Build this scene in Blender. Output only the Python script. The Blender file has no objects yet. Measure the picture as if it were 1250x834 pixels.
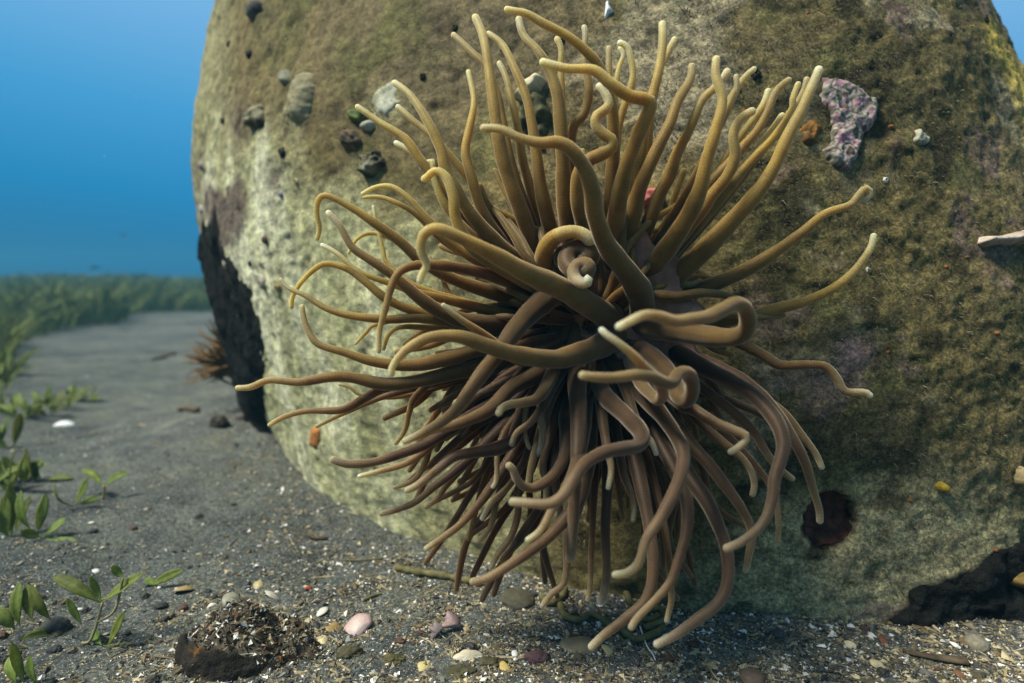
import bpy, bmesh, math, random
import numpy as np
from mathutils import Vector, Matrix

# ------------------------------------------------------------------ camera, water light, sun, exposure
scene = bpy.context.scene
COL = scene.collection
FPX, PITCH, CAMZ = 800.0, math.radians(5.15), 0.28       # focal length in photo pixels (1250 wide)
cam = bpy.data.cameras.new("camera")
cam_obj = bpy.data.objects.new("camera", cam); COL.objects.link(cam_obj)
cam.sensor_width = 36.0; cam.lens = 36.0 * FPX / 1250.0
cam_obj.location = (0, 0, CAMZ); cam_obj.rotation_euler = (math.pi / 2 - PITCH, 0, 0)
cam.clip_start = 0.01; cam.clip_end = 500
cam.dof.use_dof = True; cam.dof.focus_distance = 0.50; cam.dof.aperture_fstop = 4.0
scene.camera = cam_obj

SUN_DIR = Vector((-0.52, -0.21, 0.82)).normalized()       # towards the light: high, from the left and a little behind the lens
world = bpy.data.worlds.new("World"); scene.world = world; world.use_nodes = True
wn, wl = world.node_tree.nodes, world.node_tree.links
wn.clear()
wout = wn.new("ShaderNodeOutputWorld"); wbg = wn.new("ShaderNodeBackground")
wtc = wn.new("ShaderNodeTexCoord"); wdot = wn.new("ShaderNodeVectorMath"); wdot.operation = 'DOT_PRODUCT'
wdot.inputs[1].default_value = Vector((0.05, 0.10, 1.0)).normalized()   # open water, brighter towards the surface
wr = wn.new("ShaderNodeValToRGB")
for e in list(wr.color_ramp.elements)[1:]: wr.color_ramp.elements.remove(e)
def ramp_set(r, stops):
    els = r.color_ramp.elements
    while len(els) > 1: els.remove(els[-1])
    els[0].position = stops[0][0]; els[0].color = (*stops[0][1], 1)
    for p, c in stops[1:]:
        e = els.new(p); e.color = (*c, 1)
ramp_set(wr, [(0.0, (0.003, 0.06, 0.15)), (0.07, (0.004, 0.125, 0.33)), (0.18, (0.014, 0.265, 0.58)), (0.29, (0.070, 0.38, 0.74)),
              (0.41, (0.20, 0.50, 0.86)), (0.60, (0.36, 0.56, 0.72)), (1.0, (0.52, 0.58, 0.56))])
wl.new(wtc.outputs["Generated"], wdot.inputs[0]); wl.new(wdot.outputs["Value"], wr.inputs[0])
wl.new(wr.outputs[0], wbg.inputs[0]); wl.new(wbg.outputs[0], wout.inputs[0])
wbg.inputs[1].default_value = 0.70

sun = bpy.data.lights.new("sun", 'SUN'); sun.energy = 5.0; sun.angle = math.radians(14.0); sun.color = (1.0, 0.93, 0.78)
sun_obj = bpy.data.objects.new("sun", sun); COL.objects.link(sun_obj)
sun_obj.rotation_euler = SUN_DIR.to_track_quat('Z', 'Y').to_euler(); sun_obj.location = (-2, -1, 3)

vs = scene.view_settings
vs.view_transform = 'Standard'; vs.look = 'None'; vs.gamma = 1.0; vs.exposure = 0.42; vs.use_curve_mapping = False
scene.render.engine = 'CYCLES'
scene.cycles.max_bounces = 6; scene.cycles.diffuse_bounces = 3; scene.cycles.glossy_bounces = 2
scene.cycles.transmission_bounces = 3; scene.cycles.transparent_max_bounces = 6; scene.cycles.volume_bounces = 0
scene.cycles.use_denoising = True

# ------------------------------------------------------------------ helpers
rng = np.random.default_rng(7)
random.seed(7)

def tag(o, label=None, cat=None, group=None, kind=None):
    if label: o["label"] = label
    if cat: o["category"] = cat
    if group: o["group"] = group
    if kind: o["kind"] = kind
    return o

def link(name, me, parent=None, mat=None):
    o = bpy.data.objects.new(name, me); COL.objects.link(o)
    if mat and me is not None and len(me.materials) == 0: me.materials.append(mat)
    if parent is not None: o.parent = parent
    return o

def empty(name, loc=(0, 0, 0)):
    o = bpy.data.objects.new(name, None); COL.objects.link(o); o.location = loc; o.empty_display_size = 0.02
    bpy.context.view_layer.update()
    return o

def mesh_np(name, V, F, smooth=True, attrs=None):
    """V (n,3); F: (m,k) int array or list of tuples; attrs {name: array (n,) or (n,3)}"""
    me = bpy.data.meshes.new(name)
    V = np.asarray(V, float)
    if isinstance(F, np.ndarray):
        m, k = F.shape
        me.vertices.add(len(V)); me.vertices.foreach_set("co", V.ravel())
        me.loops.add(m * k); me.loops.foreach_set("vertex_index", F.ravel().astype(np.int32))
        me.polygons.add(m); me.polygons.foreach_set("loop_start", np.arange(0, m * k, k, dtype=np.int32))
        me.polygons.foreach_set("loop_total", np.full(m, k, dtype=np.int32))
        me.update(calc_edges=True); me.validate()
    else:
        me.from_pydata([tuple(v) for v in V], [], F); me.update()
    me.polygons.foreach_set("use_smooth", np.full(len(me.polygons), smooth, dtype=bool))
    if attrs:
        for an, a in attrs.items():
            a = np.asarray(a, np.float32)
            if a.ndim == 1:
                at = me.attributes.new(an, 'FLOAT', 'POINT'); at.data.foreach_set("value", a)
            else:
                at = me.attributes.new(an, 'FLOAT_COLOR', 'POINT')
                at.data.foreach_set("color", np.concatenate([a, np.ones((len(a), 1), np.float32)], 1).ravel())
    return me

def _hash(i, j, k, seed):
    h = (i * 374761393 + j * 668265263 + k * 2147483647 + seed * 974634527) & 0xFFFFFFFF
    h = ((h ^ (h >> 13)) * 1274126177) & 0xFFFFFFFF
    h = h ^ (h >> 16)
    return (h & 0xFFFF) / 65535.0

def vnoise(P, scale, seed=0):
    Q = np.asarray(P, float) * scale + 100.0
    I = np.floor(Q).astype(np.int64); f = Q - I; f = f * f * (3 - 2 * f)
    r = 0
    for a in (0, 1):
        for b in (0, 1):
            for c in (0, 1):
                w = (f[..., 0] if a else 1 - f[..., 0]) * (f[..., 1] if b else 1 - f[..., 1]) * (f[..., 2] if c else 1 - f[..., 2])
                r = r + w * _hash(I[..., 0] + a, I[..., 1] + b, I[..., 2] + c, seed)
    return r * 2 - 1

_ROT = np.array(Matrix.Rotation(0.9, 3, Vector((0.4, 0.7, 0.6)).normalized()))
def fbm(P, scale, octv=4, seed=0, gain=0.5):
    s, a, t = 0, 1.0, 0
    P = np.asarray(P, float)
    for o in range(octv):
        P = P @ _ROT
        s = s + a * vnoise(P, scale * 2.03 ** o, seed + o * 17); t += a; a *= gain
    return s / t

def sstep(a, b, x):
    t = np.clip((x - a) / (b - a), 0, 1); return t * t * (3 - 2 * t)

# ---- pixel (photo, 1250 x 834) <-> place
CP, SP = math.cos(PITCH), math.sin(PITCH)
def ray(u, v):
    """direction with unit depth along the lens axis"""
    u = np.asarray(u, float); v = np.asarray(v, float)
    a = (u - 625) / FPX; b = -(v - 417) / FPX
    return np.stack([a, CP + b * SP, -SP + b * CP], -1)
def at_depth(u, v, d):
    return np.array([0, 0, CAMZ]) + ray(u, v) * np.asarray(d, float)[..., None]
def project(P):
    x = P[..., 0]; y = P[..., 1]; z = P[..., 2] - CAMZ
    yc = y * CP - z * SP; zc = z * CP + y * SP
    return 625 + FPX * x / yc, 417 - FPX * zc / yc, yc
def ground_z(x, y):
    P = np.stack([np.asarray(x, float), np.asarray(y, float), np.zeros_like(np.asarray(x, float))], -1)
    r = np.sqrt(P[..., 0] ** 2 + P[..., 1] ** 2)
    near = 1 - sstep(2.5, 6.0, r)
    z = 0.010 * fbm(P, 3.5, 3, 11) + 0.0075 * fbm(P, 14, 4, 12) * near
    # sand swept up a little at the foot of the block
    sx, sy = P[..., 0] - BCX(0), P[..., 1] - BCY(0)
    q = np.sqrt((sx / BRX(0, sx < 0)) ** 2 + (sy / BRY(0)) ** 2)
    z = z + 0.003 * np.exp(-((q - 1.0) / 0.04) ** 2) - 0.012 * (1 - sstep(.8, 1.3, r))
    z = z + 0.042 * np.exp(-(((P[..., 0] + .46) / .24) ** 2 + ((P[..., 1] - 1.25) / .32) ** 2))
    # far bed rises gently
    z = z + 0.17 * sstep(4.5, 14, r) + 0.02 * fbm(P, 0.5, 2, 13) * sstep(2, 6, r)
    return z
def ground_at(u, v):
    d = ray(u, v); z = 0.0
    for _ in range(6):
        t = (z - CAMZ) / d[2]
        p = np.array([0, 0, CAMZ]) + d * t
        z = float(ground_z(p[0], p[1]))
    return np.array([p[0], p[1], z])

# ---- the block's form: stacked rings, leaning left, narrowing upwards
_zk = np.array([0, .3, .6, .9, 1.2])
_pX, _pF, _pL, _pR, _pY = [np.polyfit(_zk, q, 4) for q in (
    [0.375, 0.315, 0.261, 0.191, 0.149], [0.531, 0.558, 0.642, 0.780, 0.868], [0.945, 0.970, 0.927, 0.800, 0.695],
    [0.596, 0.627, 0.581, 0.483, 0.406], [1.320, 1.180, 1.053, 0.976, 0.895])]
def _zc(z): return np.clip(z, -0.03, 1.2)
def _cap(z): return np.sqrt(np.clip(1 - np.clip((np.asarray(z, float) - 1.05) / .35, 0, .9999) ** 2, 0, 1))
def BCX(z): return np.polyval(_pX, _zc(z))
def BRY(z): return np.polyval(_pY, _zc(z)) * _cap(z)
def BCY(z): return np.polyval(_pF, _zc(z)) + np.polyval(_pY, _zc(z))
def BRX(z, left): return np.where(left, np.polyval(_pL, _zc(z)), np.polyval(_pR, _zc(z))) * _cap(z)
def block_pt(t, z):
    c = np.cos(t)
    return np.stack([BCX(z) + BRX(z, c < 0) * c, BCY(z) + BRY(z) * np.sin(t), np.asarray(z, float) + 0 * t], -1)
def block_nrm(t, z):
    e = 1e-3
    a = block_pt(t + e, z) - block_pt(t - e, z); b = block_pt(t, z + e) - block_pt(t, z - e)
    n = np.cross(a, b); n /= np.linalg.norm(n, axis=-1, keepdims=True)
    return n
def block_depth(u, v):
    """depth along the lens axis where the pixel's line of sight meets the block (nan: misses)"""
    u = np.atleast_1d(np.asarray(u, float)); v = np.atleast_1d(np.asarray(v, float))
    D = ray(u, v)
    ds = np.linspace(0.3, 2.6, 400)
    P = np.array([0, 0, CAMZ]) + D[:, None, :] * ds[None, :, None]
    g = _bf(P)
    ins = g < 0
    has = ins.any(1); k = np.clip(ins.argmax(1), 1, 399)
    lo, hi = ds[k - 1], ds[k]
    for _ in range(18):
        m = (lo + hi) / 2
        gm = _bf(np.array([0, 0, CAMZ]) + D * m[:, None])
        lo = np.where(gm < 0, lo, m); hi = np.where(gm < 0, m, hi)
    return np.where(has, hi, np.nan)
def _bf(P):
    z = P[..., 2]; x = P[..., 0] - BCX(z)
    return (x / (BRX(z, x < 0) + 1e-6)) ** 2 + ((P[..., 1] - BCY(z)) / (BRY(z) + 1e-6)) ** 2 - 1
def block_tz(u, v):
    d = block_depth(u, v)
    P = at_depth(np.atleast_1d(u), np.atleast_1d(v), d)
    z = P[:, 2]; x = P[:, 0] - BCX(z)
    return np.arctan2((P[:, 1] - BCY(z)) / BRY(z), x / BRX(z, x < 0)), z
def on_block(u, v):
    t, z = block_tz(u, v)
    return block_pt(t, z)[0], block_nrm(t, z)[0]

def in_poly(u, v, poly):
    """signed distance in pixels, positive inside"""
    poly = np.asarray(poly, float)
    n = len(poly); d = np.full(np.shape(u), 1e18); ins = np.zeros(np.shape(u), bool)
    for i in range(n):
        ax, ay = poly[i]; bx, by = poly[(i + 1) % n]
        ex, ey = bx - ax, by - ay
        wx, wy = u - ax, v - ay
        h = np.clip((wx * ex + wy * ey) / (ex * ex + ey * ey + 1e-9), 0, 1)
        d = np.minimum(d, (wx - ex * h) ** 2 + (wy - ey * h) ** 2)
        c = ((ay > v) != (by > v)) & (u < (bx - ax) * (v - ay) / (by - ay + 1e-12) + ax)
        ins ^= c
    d = np.sqrt(d)
    return np.where(ins, d, -d)

# ------------------------------------------------------------------ materials
MATS = {}
def mat_new(name):
    m = bpy.data.materials.new(name); m.use_nodes = True
    nt = m.node_tree; b = nt.nodes["Principled BSDF"]
    MATS[name] = m
    return m, nt, b
def N(nt, t, **kw):
    n = nt.nodes.new(t)
    for k, v in kw.items():
        if k.startswith("i_"): n.inputs[int(k[2:])].default_value = v
        else: setattr(n, k, v)
    return n
def noise(nt, scale, detail=5, rough=0.6, coord="Object"):
    tc = N(nt, "ShaderNodeTexCoord")
    n = N(nt, "ShaderNodeTexNoise"); n.inputs["Scale"].default_value = scale
    n.inputs["Detail"].default_value = detail; n.inputs["Roughness"].default_value = rough
    nt.links.new(tc.outputs[coord], n.inputs["Vector"])
    return n
def ramp(nt, src, stops):
    r = N(nt, "ShaderNodeValToRGB"); ramp_set(r, stops); nt.links.new(src, r.inputs[0]); return r
def mix(nt, fac, a, b, mode='MIX'):
    m = N(nt, "ShaderNodeMix", data_type='RGBA', blend_type=mode)
    for sock, val in ((m.inputs[0], fac), (m.inputs[6], a), (m.inputs[7], b)):
        if hasattr(val, "is_output"): nt.links.new(val, sock)
        elif isinstance(val, (int, float)): sock.default_value = val
        else: sock.default_value = (*val, 1)
    return m.outputs[2]
def bump(nt, b, height, strength, dist):
    bp = N(nt, "ShaderNodeBump"); bp.inputs["Strength"].default_value = strength; bp.inputs["Distance"].default_value = dist
    nt.links.new(height, bp.inputs["Height"]); nt.links.new(bp.outputs[0], b.inputs["Normal"]); return bp

def speckled(name, c1, c2, scale=120, rough=0.8, bump_s=0.5, bump_d=0.001, c3=None, spec=0.3):
    """a mottled two-tone surface with fine relief"""
    m, nt, b = mat_new(name)
    n = noise(nt, scale, 6, 0.65)
    stops = [(0.36, c1), (0.60, c2)]
    if c3: stops.append((0.72, c3))
    r = ramp(nt, n.outputs[0], stops)
    nt.links.new(r.outputs[0], b.inputs["Base Color"])
    b.inputs["Roughness"].default_value = rough; b.inputs["Specular IOR Level"].default_value = spec
    n2 = noise(nt, scale * 2.3, 4, 0.7); bump(nt, b, n2.outputs[0], bump_s, bump_d)
    return m

def vcol_mat(name, rough=0.75, detail_scale=300, bump_d=0.0006, spec=0.3, sub=0.0, lo=0.62, hi=1.35):
    """colour from the mesh's own 'col' attribute, broken up by fine grain"""
    m, nt, b = mat_new(name)
    a = N(nt, "ShaderNodeAttribute", attribute_name="col")
    n = noise(nt, detail_scale, 5, 0.7)
    r = ramp(nt, n.outputs[0], [(0.28, (lo, lo, lo)), (0.72, (hi, hi, hi))])
    nt.links.new(mix(nt, 1.0, a.outputs["Color"], r.outputs[0], 'MULTIPLY'), b.inputs["Base Color"])
    b.inputs["Roughness"].default_value = rough; b.inputs["Specular IOR Level"].default_value = spec
    if sub:
        b.inputs["Subsurface Weight"].default_value = sub; b.inputs["Subsurface Radius"].default_value = (.004, .004, .002)
        b.inputs["Subsurface Scale"].default_value = 1.0
    n2 = noise(nt, detail_scale * 1.7, 4, 0.7); bump(nt, b, n2.outputs[0], 0.6, bump_d)
    return m

# sand
def make_sand():
    m, nt, b = mat_new("dark_sand")
    big = noise(nt, 2.2, 5, 0.6); mid = noise(nt, 26, 5, 0.65); fine = noise(nt, 260, 4, 0.75); spk = noise(nt, 620, 2, 0.6)
    a = ramp(nt, big.outputs[0], [(0.35, (0.048, 0.060, 0.064)), (0.65, (0.094, 0.107, 0.107))])
    c = mix(nt, 1.0, a.outputs[0], ramp(nt, mid.outputs[0], [(0.3, (0.72, 0.72, 0.72)), (0.7, (1.35, 1.32, 1.22))]).outputs[0], 'MULTIPLY')
    c = mix(nt, 1.0, c, ramp(nt, fine.outputs[0], [(0.30, (0.18, 0.18, 0.20)), (0.5, (0.95, 0.95, 0.95)), (0.70, (2.5, 2.4, 2.15))]).outputs[0], 'MULTIPLY')
    pt = noise(nt, 7, 6, 0.7)
    c = mix(nt, 1.0, c, ramp(nt, pt.outputs[0], [(0.34, (0.50, 0.50, 0.52)), (0.48, (0.95, 0.95, 0.95)), (0.60, (1.12, 1.08, 0.96)), (0.72, (1.35, 1.18, 0.90))]).outputs[0], 'MULTIPLY')
    s = ramp(nt, spk.outputs[0], [(0.63, (0, 0, 0)), (0.69, (1, 1, 1))])
    c = mix(nt, s.outputs[0], c, (0.48, 0.47, 0.42))
    nt.links.new(c, b.inputs["Base Color"])
    b.inputs["Roughness"].default_value = 0.9; b.inputs["Specular IOR Level"].default_value = 0.15
    bump(nt, b, fine.outputs[0], 0.9, 0.0025)
    return m
M_SAND = make_sand()

def make_block_mat():
    m, nt, b = mat_new("overgrown_concrete")
    a = N(nt, "ShaderNodeAttribute", attribute_name="col")
    rg = N(nt, "ShaderNodeAttribute", attribute_name="turf")
    n1 = noise(nt, 70, 7, 0.72); n2 = noise(nt, 330, 5, 0.75); n3 = noise(nt, 900, 3, 0.7)
    r1 = ramp(nt, n1.outputs[0], [(0.30, (0.28, 0.26, 0.22)), (0.5, (0.95, 0.95, 0.95)), (0.70, (1.75, 1.72, 1.55))])
    r2 = ramp(nt, n2.outputs[0], [(0.28, (0.22, 0.22, 0.22)), (0.5, (0.95, 0.95, 0.95)), (0.72, (2.3, 2.2, 1.9))])
    c = mix(nt, 1.0, a.outputs["Color"], r1.outputs[0], 'MULTIPLY')
    c2 = mix(nt, 1.0, c, r2.outputs[0], 'MULTIPLY')
    c = mix(nt, rg.outputs["Fac"], mix(nt, 0.45, c, c2), c2)
    spk = ramp(nt, n3.outputs[0], [(0.64, (0, 0, 0)), (0.70, (1, 1, 1))])
    f = N(nt, "ShaderNodeMath", operation='MULTIPLY'); nt.links.new(spk.outputs[0], f.inputs[0]); nt.links.new(rg.outputs["Fac"], f.inputs[1])
    c = mix(nt, f.outputs[0], c, (0.34, 0.33, 0.22))
    nt.links.new(c, b.inputs["Base Color"])
    b.inputs["Roughness"].default_value = 0.88; b.inputs["Specular IOR Level"].default_value = 0.2
    add = N(nt, "ShaderNodeMath", operation='ADD'); nt.links.new(n2.outputs[0], add.inputs[0]); nt.links.new(n1.outputs[0], add.inputs[1])
    bump(nt, b, add.outputs[0], 0.9, 0.0030)
    return m
M_BLOCK = make_block_mat()

def make_tentacle_mat():
    m, nt, b = mat_new("anemone_flesh")
    al = N(nt, "ShaderNodeAttribute", attribute_name="along")
    ds = N(nt, "ShaderNodeAttribute", attribute_name="dist")
    hu = N(nt, "ShaderNodeAttribute", attribute_name="shade_hue")
    ol = ramp(nt, al.outputs["Fac"], [(0.0, (0.090, 0.046, 0.022)), (0.30, (0.145, 0.092, 0.028)), (0.70, (0.218, 0.156, 0.044)), (0.90, (0.29, 0.24, 0.115)), (0.97, (0.42, 0.375, 0.26)), (1.0, (0.64, 0.61, 0.50))])
    mauve_shade = ramp(nt, al.outputs["Fac"], [(0.0, (0.048, 0.024, 0.014)), (0.4, (0.040, 0.023, 0.013)), (0.75, (0.068, 0.044, 0.026)), (0.90, (0.155, 0.118, 0.078)), (0.975, (0.33, 0.285, 0.21)), (1.0, (0.56, 0.52, 0.44))])  # mauve-brown set, darkened so the lower arms carry painted shade
    c = mix(nt, hu.outputs["Fac"], ol.outputs[0], mauve_shade.outputs[0])
    n = noise(nt, 38, 6, 0.7)
    c = mix(nt, 1.0, c, ramp(nt, n.outputs[0], [(0.28, (0.66, 0.62, 0.60)), (0.5, (1, 1, 1)), (0.72, (1.32, 1.28, 1.20))]).outputs[0], 'MULTIPLY')
    oi = N(nt, "ShaderNodeObjectInfo")
    c = mix(nt, 1.0, c, ramp(nt, oi.outputs["Random"], [(0.0, (0.74, 0.72, 0.76)), (0.5, (1, 1, 1)), (1.0, (1.22, 1.18, 1.05))]).outputs[0], 'MULTIPLY')
    nf = noise(nt, 700, 3, 0.7)
    c = mix(nt, 1.0, c, ramp(nt, nf.outputs[0], [(0.3, (0.88, 0.88, 0.88)), (0.7, (1.14, 1.14, 1.12))]).outputs[0], 'MULTIPLY')
    # fine cross rings of the contracted skin
    w = N(nt, "ShaderNodeMath", operation='MULTIPLY'); nt.links.new(ds.outputs["Fac"], w.inputs[0]); w.inputs[1].default_value = 2 * math.pi / 0.0022
    sn = N(nt, "ShaderNodeMath", operation='SINE'); nt.links.new(w.outputs[0], sn.inputs[0])
    rr = ramp(nt, sn.outputs[0], [(0.0, (0.94, 0.94, 0.94)), (1.0, (1.05, 1.05, 1.05))])
    c = mix(nt, 1.0, c, rr.outputs[0], 'MULTIPLY')
    nt.links.new(c, b.inputs["Base Color"])
    b.inputs["Roughness"].default_value = 0.50; b.inputs["Specular IOR Level"].default_value = 0.14
    b.inputs["Subsurface Weight"].default_value = 0.85
    b.inputs["Subsurface Radius"].default_value = (1.0, 0.70, 0.26); b.inputs["Subsurface Scale"].default_value = 0.024
    b.inputs["Sheen Weight"].default_value = 0.40; b.inputs["Sheen Roughness"].default_value = 0.4
    b.inputs["Sheen Tint"].default_value = (1.0, 0.90, 0.74, 1)
    n2 = noise(nt, 900, 2, 0.6)
    ad = N(nt, "ShaderNodeMath", operation='MULTIPLY_ADD'); nt.links.new(sn.outputs[0], ad.inputs[0]); ad.inputs[1].default_value = 0.16
    nt.links.new(n2.outputs[0], ad.inputs[2])
    bump(nt, b, ad.outputs[0], 0.30, 0.0006)
    return m
M_TENT = make_tentacle_mat()
M_DISC = speckled("oral_disc_flesh", (0.15, 0.065, 0.036), (0.26, 0.125, 0.075), 70, 0.5, 0.3, 0.0006, (0.34, 0.20, 0.15))
_b = M_DISC.node_tree.nodes["Principled BSDF"]; _b.inputs["Subsurface Weight"].default_value = 0.6; _b.inputs["Subsurface Radius"].default_value = (1, .5, .3); _b.inputs["Subsurface Scale"].default_value = 0.008
M_V = vcol_mat("mottled_growth")
M_SHELL = vcol_mat("shell_lime", rough=0.5, detail_scale=180, bump_d=0.0004, spec=0.4, lo=0.8, hi=1.15)
M_LEAF = vcol_mat("seagrass_leaf", rough=0.65, detail_scale=150, bump_d=0.0006, spec=0.2, sub=0.15, lo=0.45, hi=1.35)
M_BLACK = speckled("black_sponge", (0.006, 0.0065, 0.006), (0.018, 0.019, 0.017), 60, 0.95, 1.0, 0.006, (0.040, 0.042, 0.034), spec=0.1)
M_RUST = speckled("rusty_iron", (0.010, 0.009, 0.008), (0.030, 0.024, 0.016), 55, 0.95, 1.0, 0.004, (0.20, 0.09, 0.012))
M_STONE = speckled("grey_stone", (0.05, 0.05, 0.035), (0.11, 0.105, 0.07), 110, 0.9, 0.6, 0.001, (0.16, 0.15, 0.10))
M_WOOD = speckled("waterlogged_wood", (0.045, 0.032, 0.02), (0.11, 0.085, 0.05), 90, 0.85, 0.6, 0.001)
M_WORM = speckled("olive_tube", (0.07, 0.065, 0.022), (0.14, 0.125, 0.05), 160, 0.7, 0.5, 0.0006, (0.19, 0.17, 0.08))
M_FISH = speckled("dark_fish", (0.03, 0.05, 0.06), (0.07, 0.09, 0.10), 30, 0.6, 0.1, 0.001)

# ------------------------------------------------------------------ sea bed
def build_bed():
    front = np.linspace(math.radians(90 - 58), math.radians(90 + 58), 620)
    back = np.linspace(math.radians(90 + 58), math.radians(450 - 58), 90)[1:-1]
    A = np.concatenate([front, back]); na = len(A)
    r = 0.12 * (29.0 / 0.12) ** (np.linspace(0, 1, 340))
    X = r[:, None] * np.cos(A); Y = r[:, None] * np.sin(A)
    Z = ground_z(X, Y)
    P = np.stack([X, Y, Z], -1)
    nr = 1 - sstep(1.2, 3.0, r)[:, None]
    Z = Z + nr * (0.0022 * fbm(P, 45, 3, 21) + 0.0012 * np.abs(vnoise(P, 160, 22)))
    V = np.stack([X, Y, Z], -1).reshape(-1, 3)
    i = np.arange(len(r) - 1)[:, None]; j = np.arange(na)[None, :]; jn = (j + 1) % na
    F = np.stack([i * na + j + 0 * i, i * na + jn, (i + 1) * na + jn, (i + 1) * na + j], -1).reshape(-1, 4)[:, ::-1]
    c = len(V); V = np.vstack([V, [[0, 0, float(ground_z(0., 0.))]]])
    me = mesh_np("sand_bed", V, F.copy())
    bm = bmesh.new(); bm.from_mesh(me); bm.verts.ensure_lookup_table()
    for k in range(na): bm.faces.new((bm.verts[k], bm.verts[(k + 1) % na], bm.verts[c]))
    bmesh.ops.recalc_face_normals(bm, faces=bm.faces[:]) if False else None
    bm.to_mesh(me); bm.free()
    for p in me.polygons: p.use_smooth = True
    o = link("sand_bed", me, None, M_SAND)
    tag(o, "dark grey sandy sea bed with pale shell specks", kind="structure")
    return o
bed = build_bed()

# ------------------------------------------------------------------ the overgrown block
CAVITY = [(1082, 772), (1086, 756), (1106, 742), (1112, 724), (1128, 713), (1146, 712), (1156, 706), (1172, 697), (1186, 694), (1204, 684),
          (1220, 672), (1240, 664), (1290, 655), (1400, 650), (1400, 800), (1082, 800)]
def build_block():
    # the seen side is meshed finely, the far side coarsely
    t0, t1 = math.radians(160), math.radians(382)
    tf = np.linspace(t0, t1, 760); tb = np.linspace(t1, t0 + 2 * math.pi, 60)[1:-1]
    T = np.concatenate([tf, tb]); nt_ = len(T)
    z = np.concatenate([np.linspace(-0.08, 0.95, 480), np.linspace(0.96, 1.399, 40)])
    TT, ZZ = np.meshgrid(T, z)
    P = block_pt(TT, ZZ); n = block_nrm(TT, ZZ)
    u, v, d = project(P)
    facing = np.einsum('ijk,ijk->ij', n, np.array([0, 0, CAMZ]) - P) > -0.15
    near = facing & (d > 0.2)
    # relief
    h = 0.012 * fbm(P, 5, 3, 31) + 0.0045 * fbm(P, 22, 3, 32) + 0.0026 * fbm(P, 75, 4, 33, .6) + 0.0009 * vnoise(P, 260, 34)
    turf = sstep(0.0, 1.0, (u - 430) / 420 + 0.35 * fbm(P, 9, 3, 35) - 0.35 * sstep(560, 740, v))
    h = h + turf * 0.0016 * np.abs(vnoise(P, 190, 36)) + turf * 0.003 * np.abs(fbm(P, 60, 2, 37))
    pits = fbm(P, 48, 2, 38); h = h - 0.003 * sstep(0.45, 0.7, pits)
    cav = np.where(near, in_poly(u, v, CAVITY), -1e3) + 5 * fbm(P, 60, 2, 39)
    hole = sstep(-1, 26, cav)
    pit = sstep(.0, .22, 1.0 - np.hypot((u - 1012) / 39, (v - 634) / 37) + .30 * fbm(P, 28, 3, 40)) * near
    h = h - 0.022 * pit
    # colours of bare lime, turf and film
    f1 = fbm(P, 6, 4, 41); f2 = fbm(P, 18, 4, 42); f3 = fbm(P, 50, 3, 43)
    S = np.stack([P[..., 0] * 1.0, P[..., 1] * 1.0, P[..., 2] * 0.22], -1)
    streak = fbm(S, 22, 3, 44)
    olive = np.array([0.215, 0.175, 0.070]); brown = np.array([0.225, 0.180, 0.105]); pale = np.array([0.62, 0.63, 0.36])
    white = np.array([0.92, 0.93, 0.68]); green = np.array([0.165, 0.165, 0.060]); dark = np.array([0.040, 0.036, 0.018]); yel = np.array([0.36, 0.285, 0.125])
    greyg = np.array([0.64, 0.565, 0.32])
    def lerp(a, b, w): return a + (b - a) * np.clip(w, 0, 1)[..., None]
    c = np.broadcast_to(olive, P.shape).copy()
    c = lerp(c, brown, 0.9 * np.exp(-((u - 560) / 230) ** 2 - ((v - 40) / 150) ** 2) + 0.5 * sstep(-.1, .5, f1))
    c = lerp(c, green, 0.8 * sstep(0.05, 0.5, f2))
    c = lerp(c, yel, 0.55 * sstep(0.15, 0.5, fbm(P, 11, 4, 45)) * sstep(520, 700, u))
    c = lerp(c, greyg, sstep(0, 1, (v - 560) / 120 + 1.3 * f1) * sstep(780, 960, u) * 0.95 + 0.25 * streak * sstep(1050, 1250, u))
    c = lerp(c, np.array([0.46, 0.40, 0.27]), 0.8 * sstep(0.08, 0.34, fbm(P, 13, 5, 48, .6)) * sstep(620, 820, u))
    c = lerp(c, np.array([0.34, 0.23, 0.22]), 0.6 * sstep(0.16, 0.36, fbm(P, 17, 5, 49, .6)) * sstep(820, 980, u))
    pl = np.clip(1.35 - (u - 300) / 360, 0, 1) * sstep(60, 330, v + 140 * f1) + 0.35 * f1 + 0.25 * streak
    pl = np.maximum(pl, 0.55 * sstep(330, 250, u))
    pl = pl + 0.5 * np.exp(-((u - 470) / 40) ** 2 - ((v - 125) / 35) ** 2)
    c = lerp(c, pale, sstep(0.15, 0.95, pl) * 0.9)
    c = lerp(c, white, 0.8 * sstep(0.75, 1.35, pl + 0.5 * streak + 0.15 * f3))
    c = lerp(c, green * 1.3, 0.45 * sstep(0.2, 0.5, fbm(S, 30, 3, 46)) * sstep(0.3, .8, pl))
    c = lerp(c, dark, 0.8 * sstep(0.12, 0.36, fbm(P, 24, 5, 47, .62)) * (0.35 + 0.65 * turf))
    c = lerp(c, dark * 1.5, 0.5 * sstep(0.45, 0.7, pits))
    c = lerp(c, np.array([0.10, 0.052, 0.055]), 0.85 * sstep(-6, 10, np.where(near, in_poly(u, v, [(252, 225), (276, 232), (303, 205), (304, 260), (286, 300), (270, 312), (254, 306), (246, 260)]), -99) + 14 * f3))
    for (cu, cv, ru, rv) in ((292, 152, 15, 32), (337, 218, 12, 24), (244, 255, 16, 60), (1098, 180, 9, 22)):
        c = lerp(c, np.array([0.085, 0.040, 0.055]), 0.8 * np.exp(-((u - cu) / ru) ** 2 - ((v - cv) / rv) ** 2) * near * (0.7 + 0.6 * f3))
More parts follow.
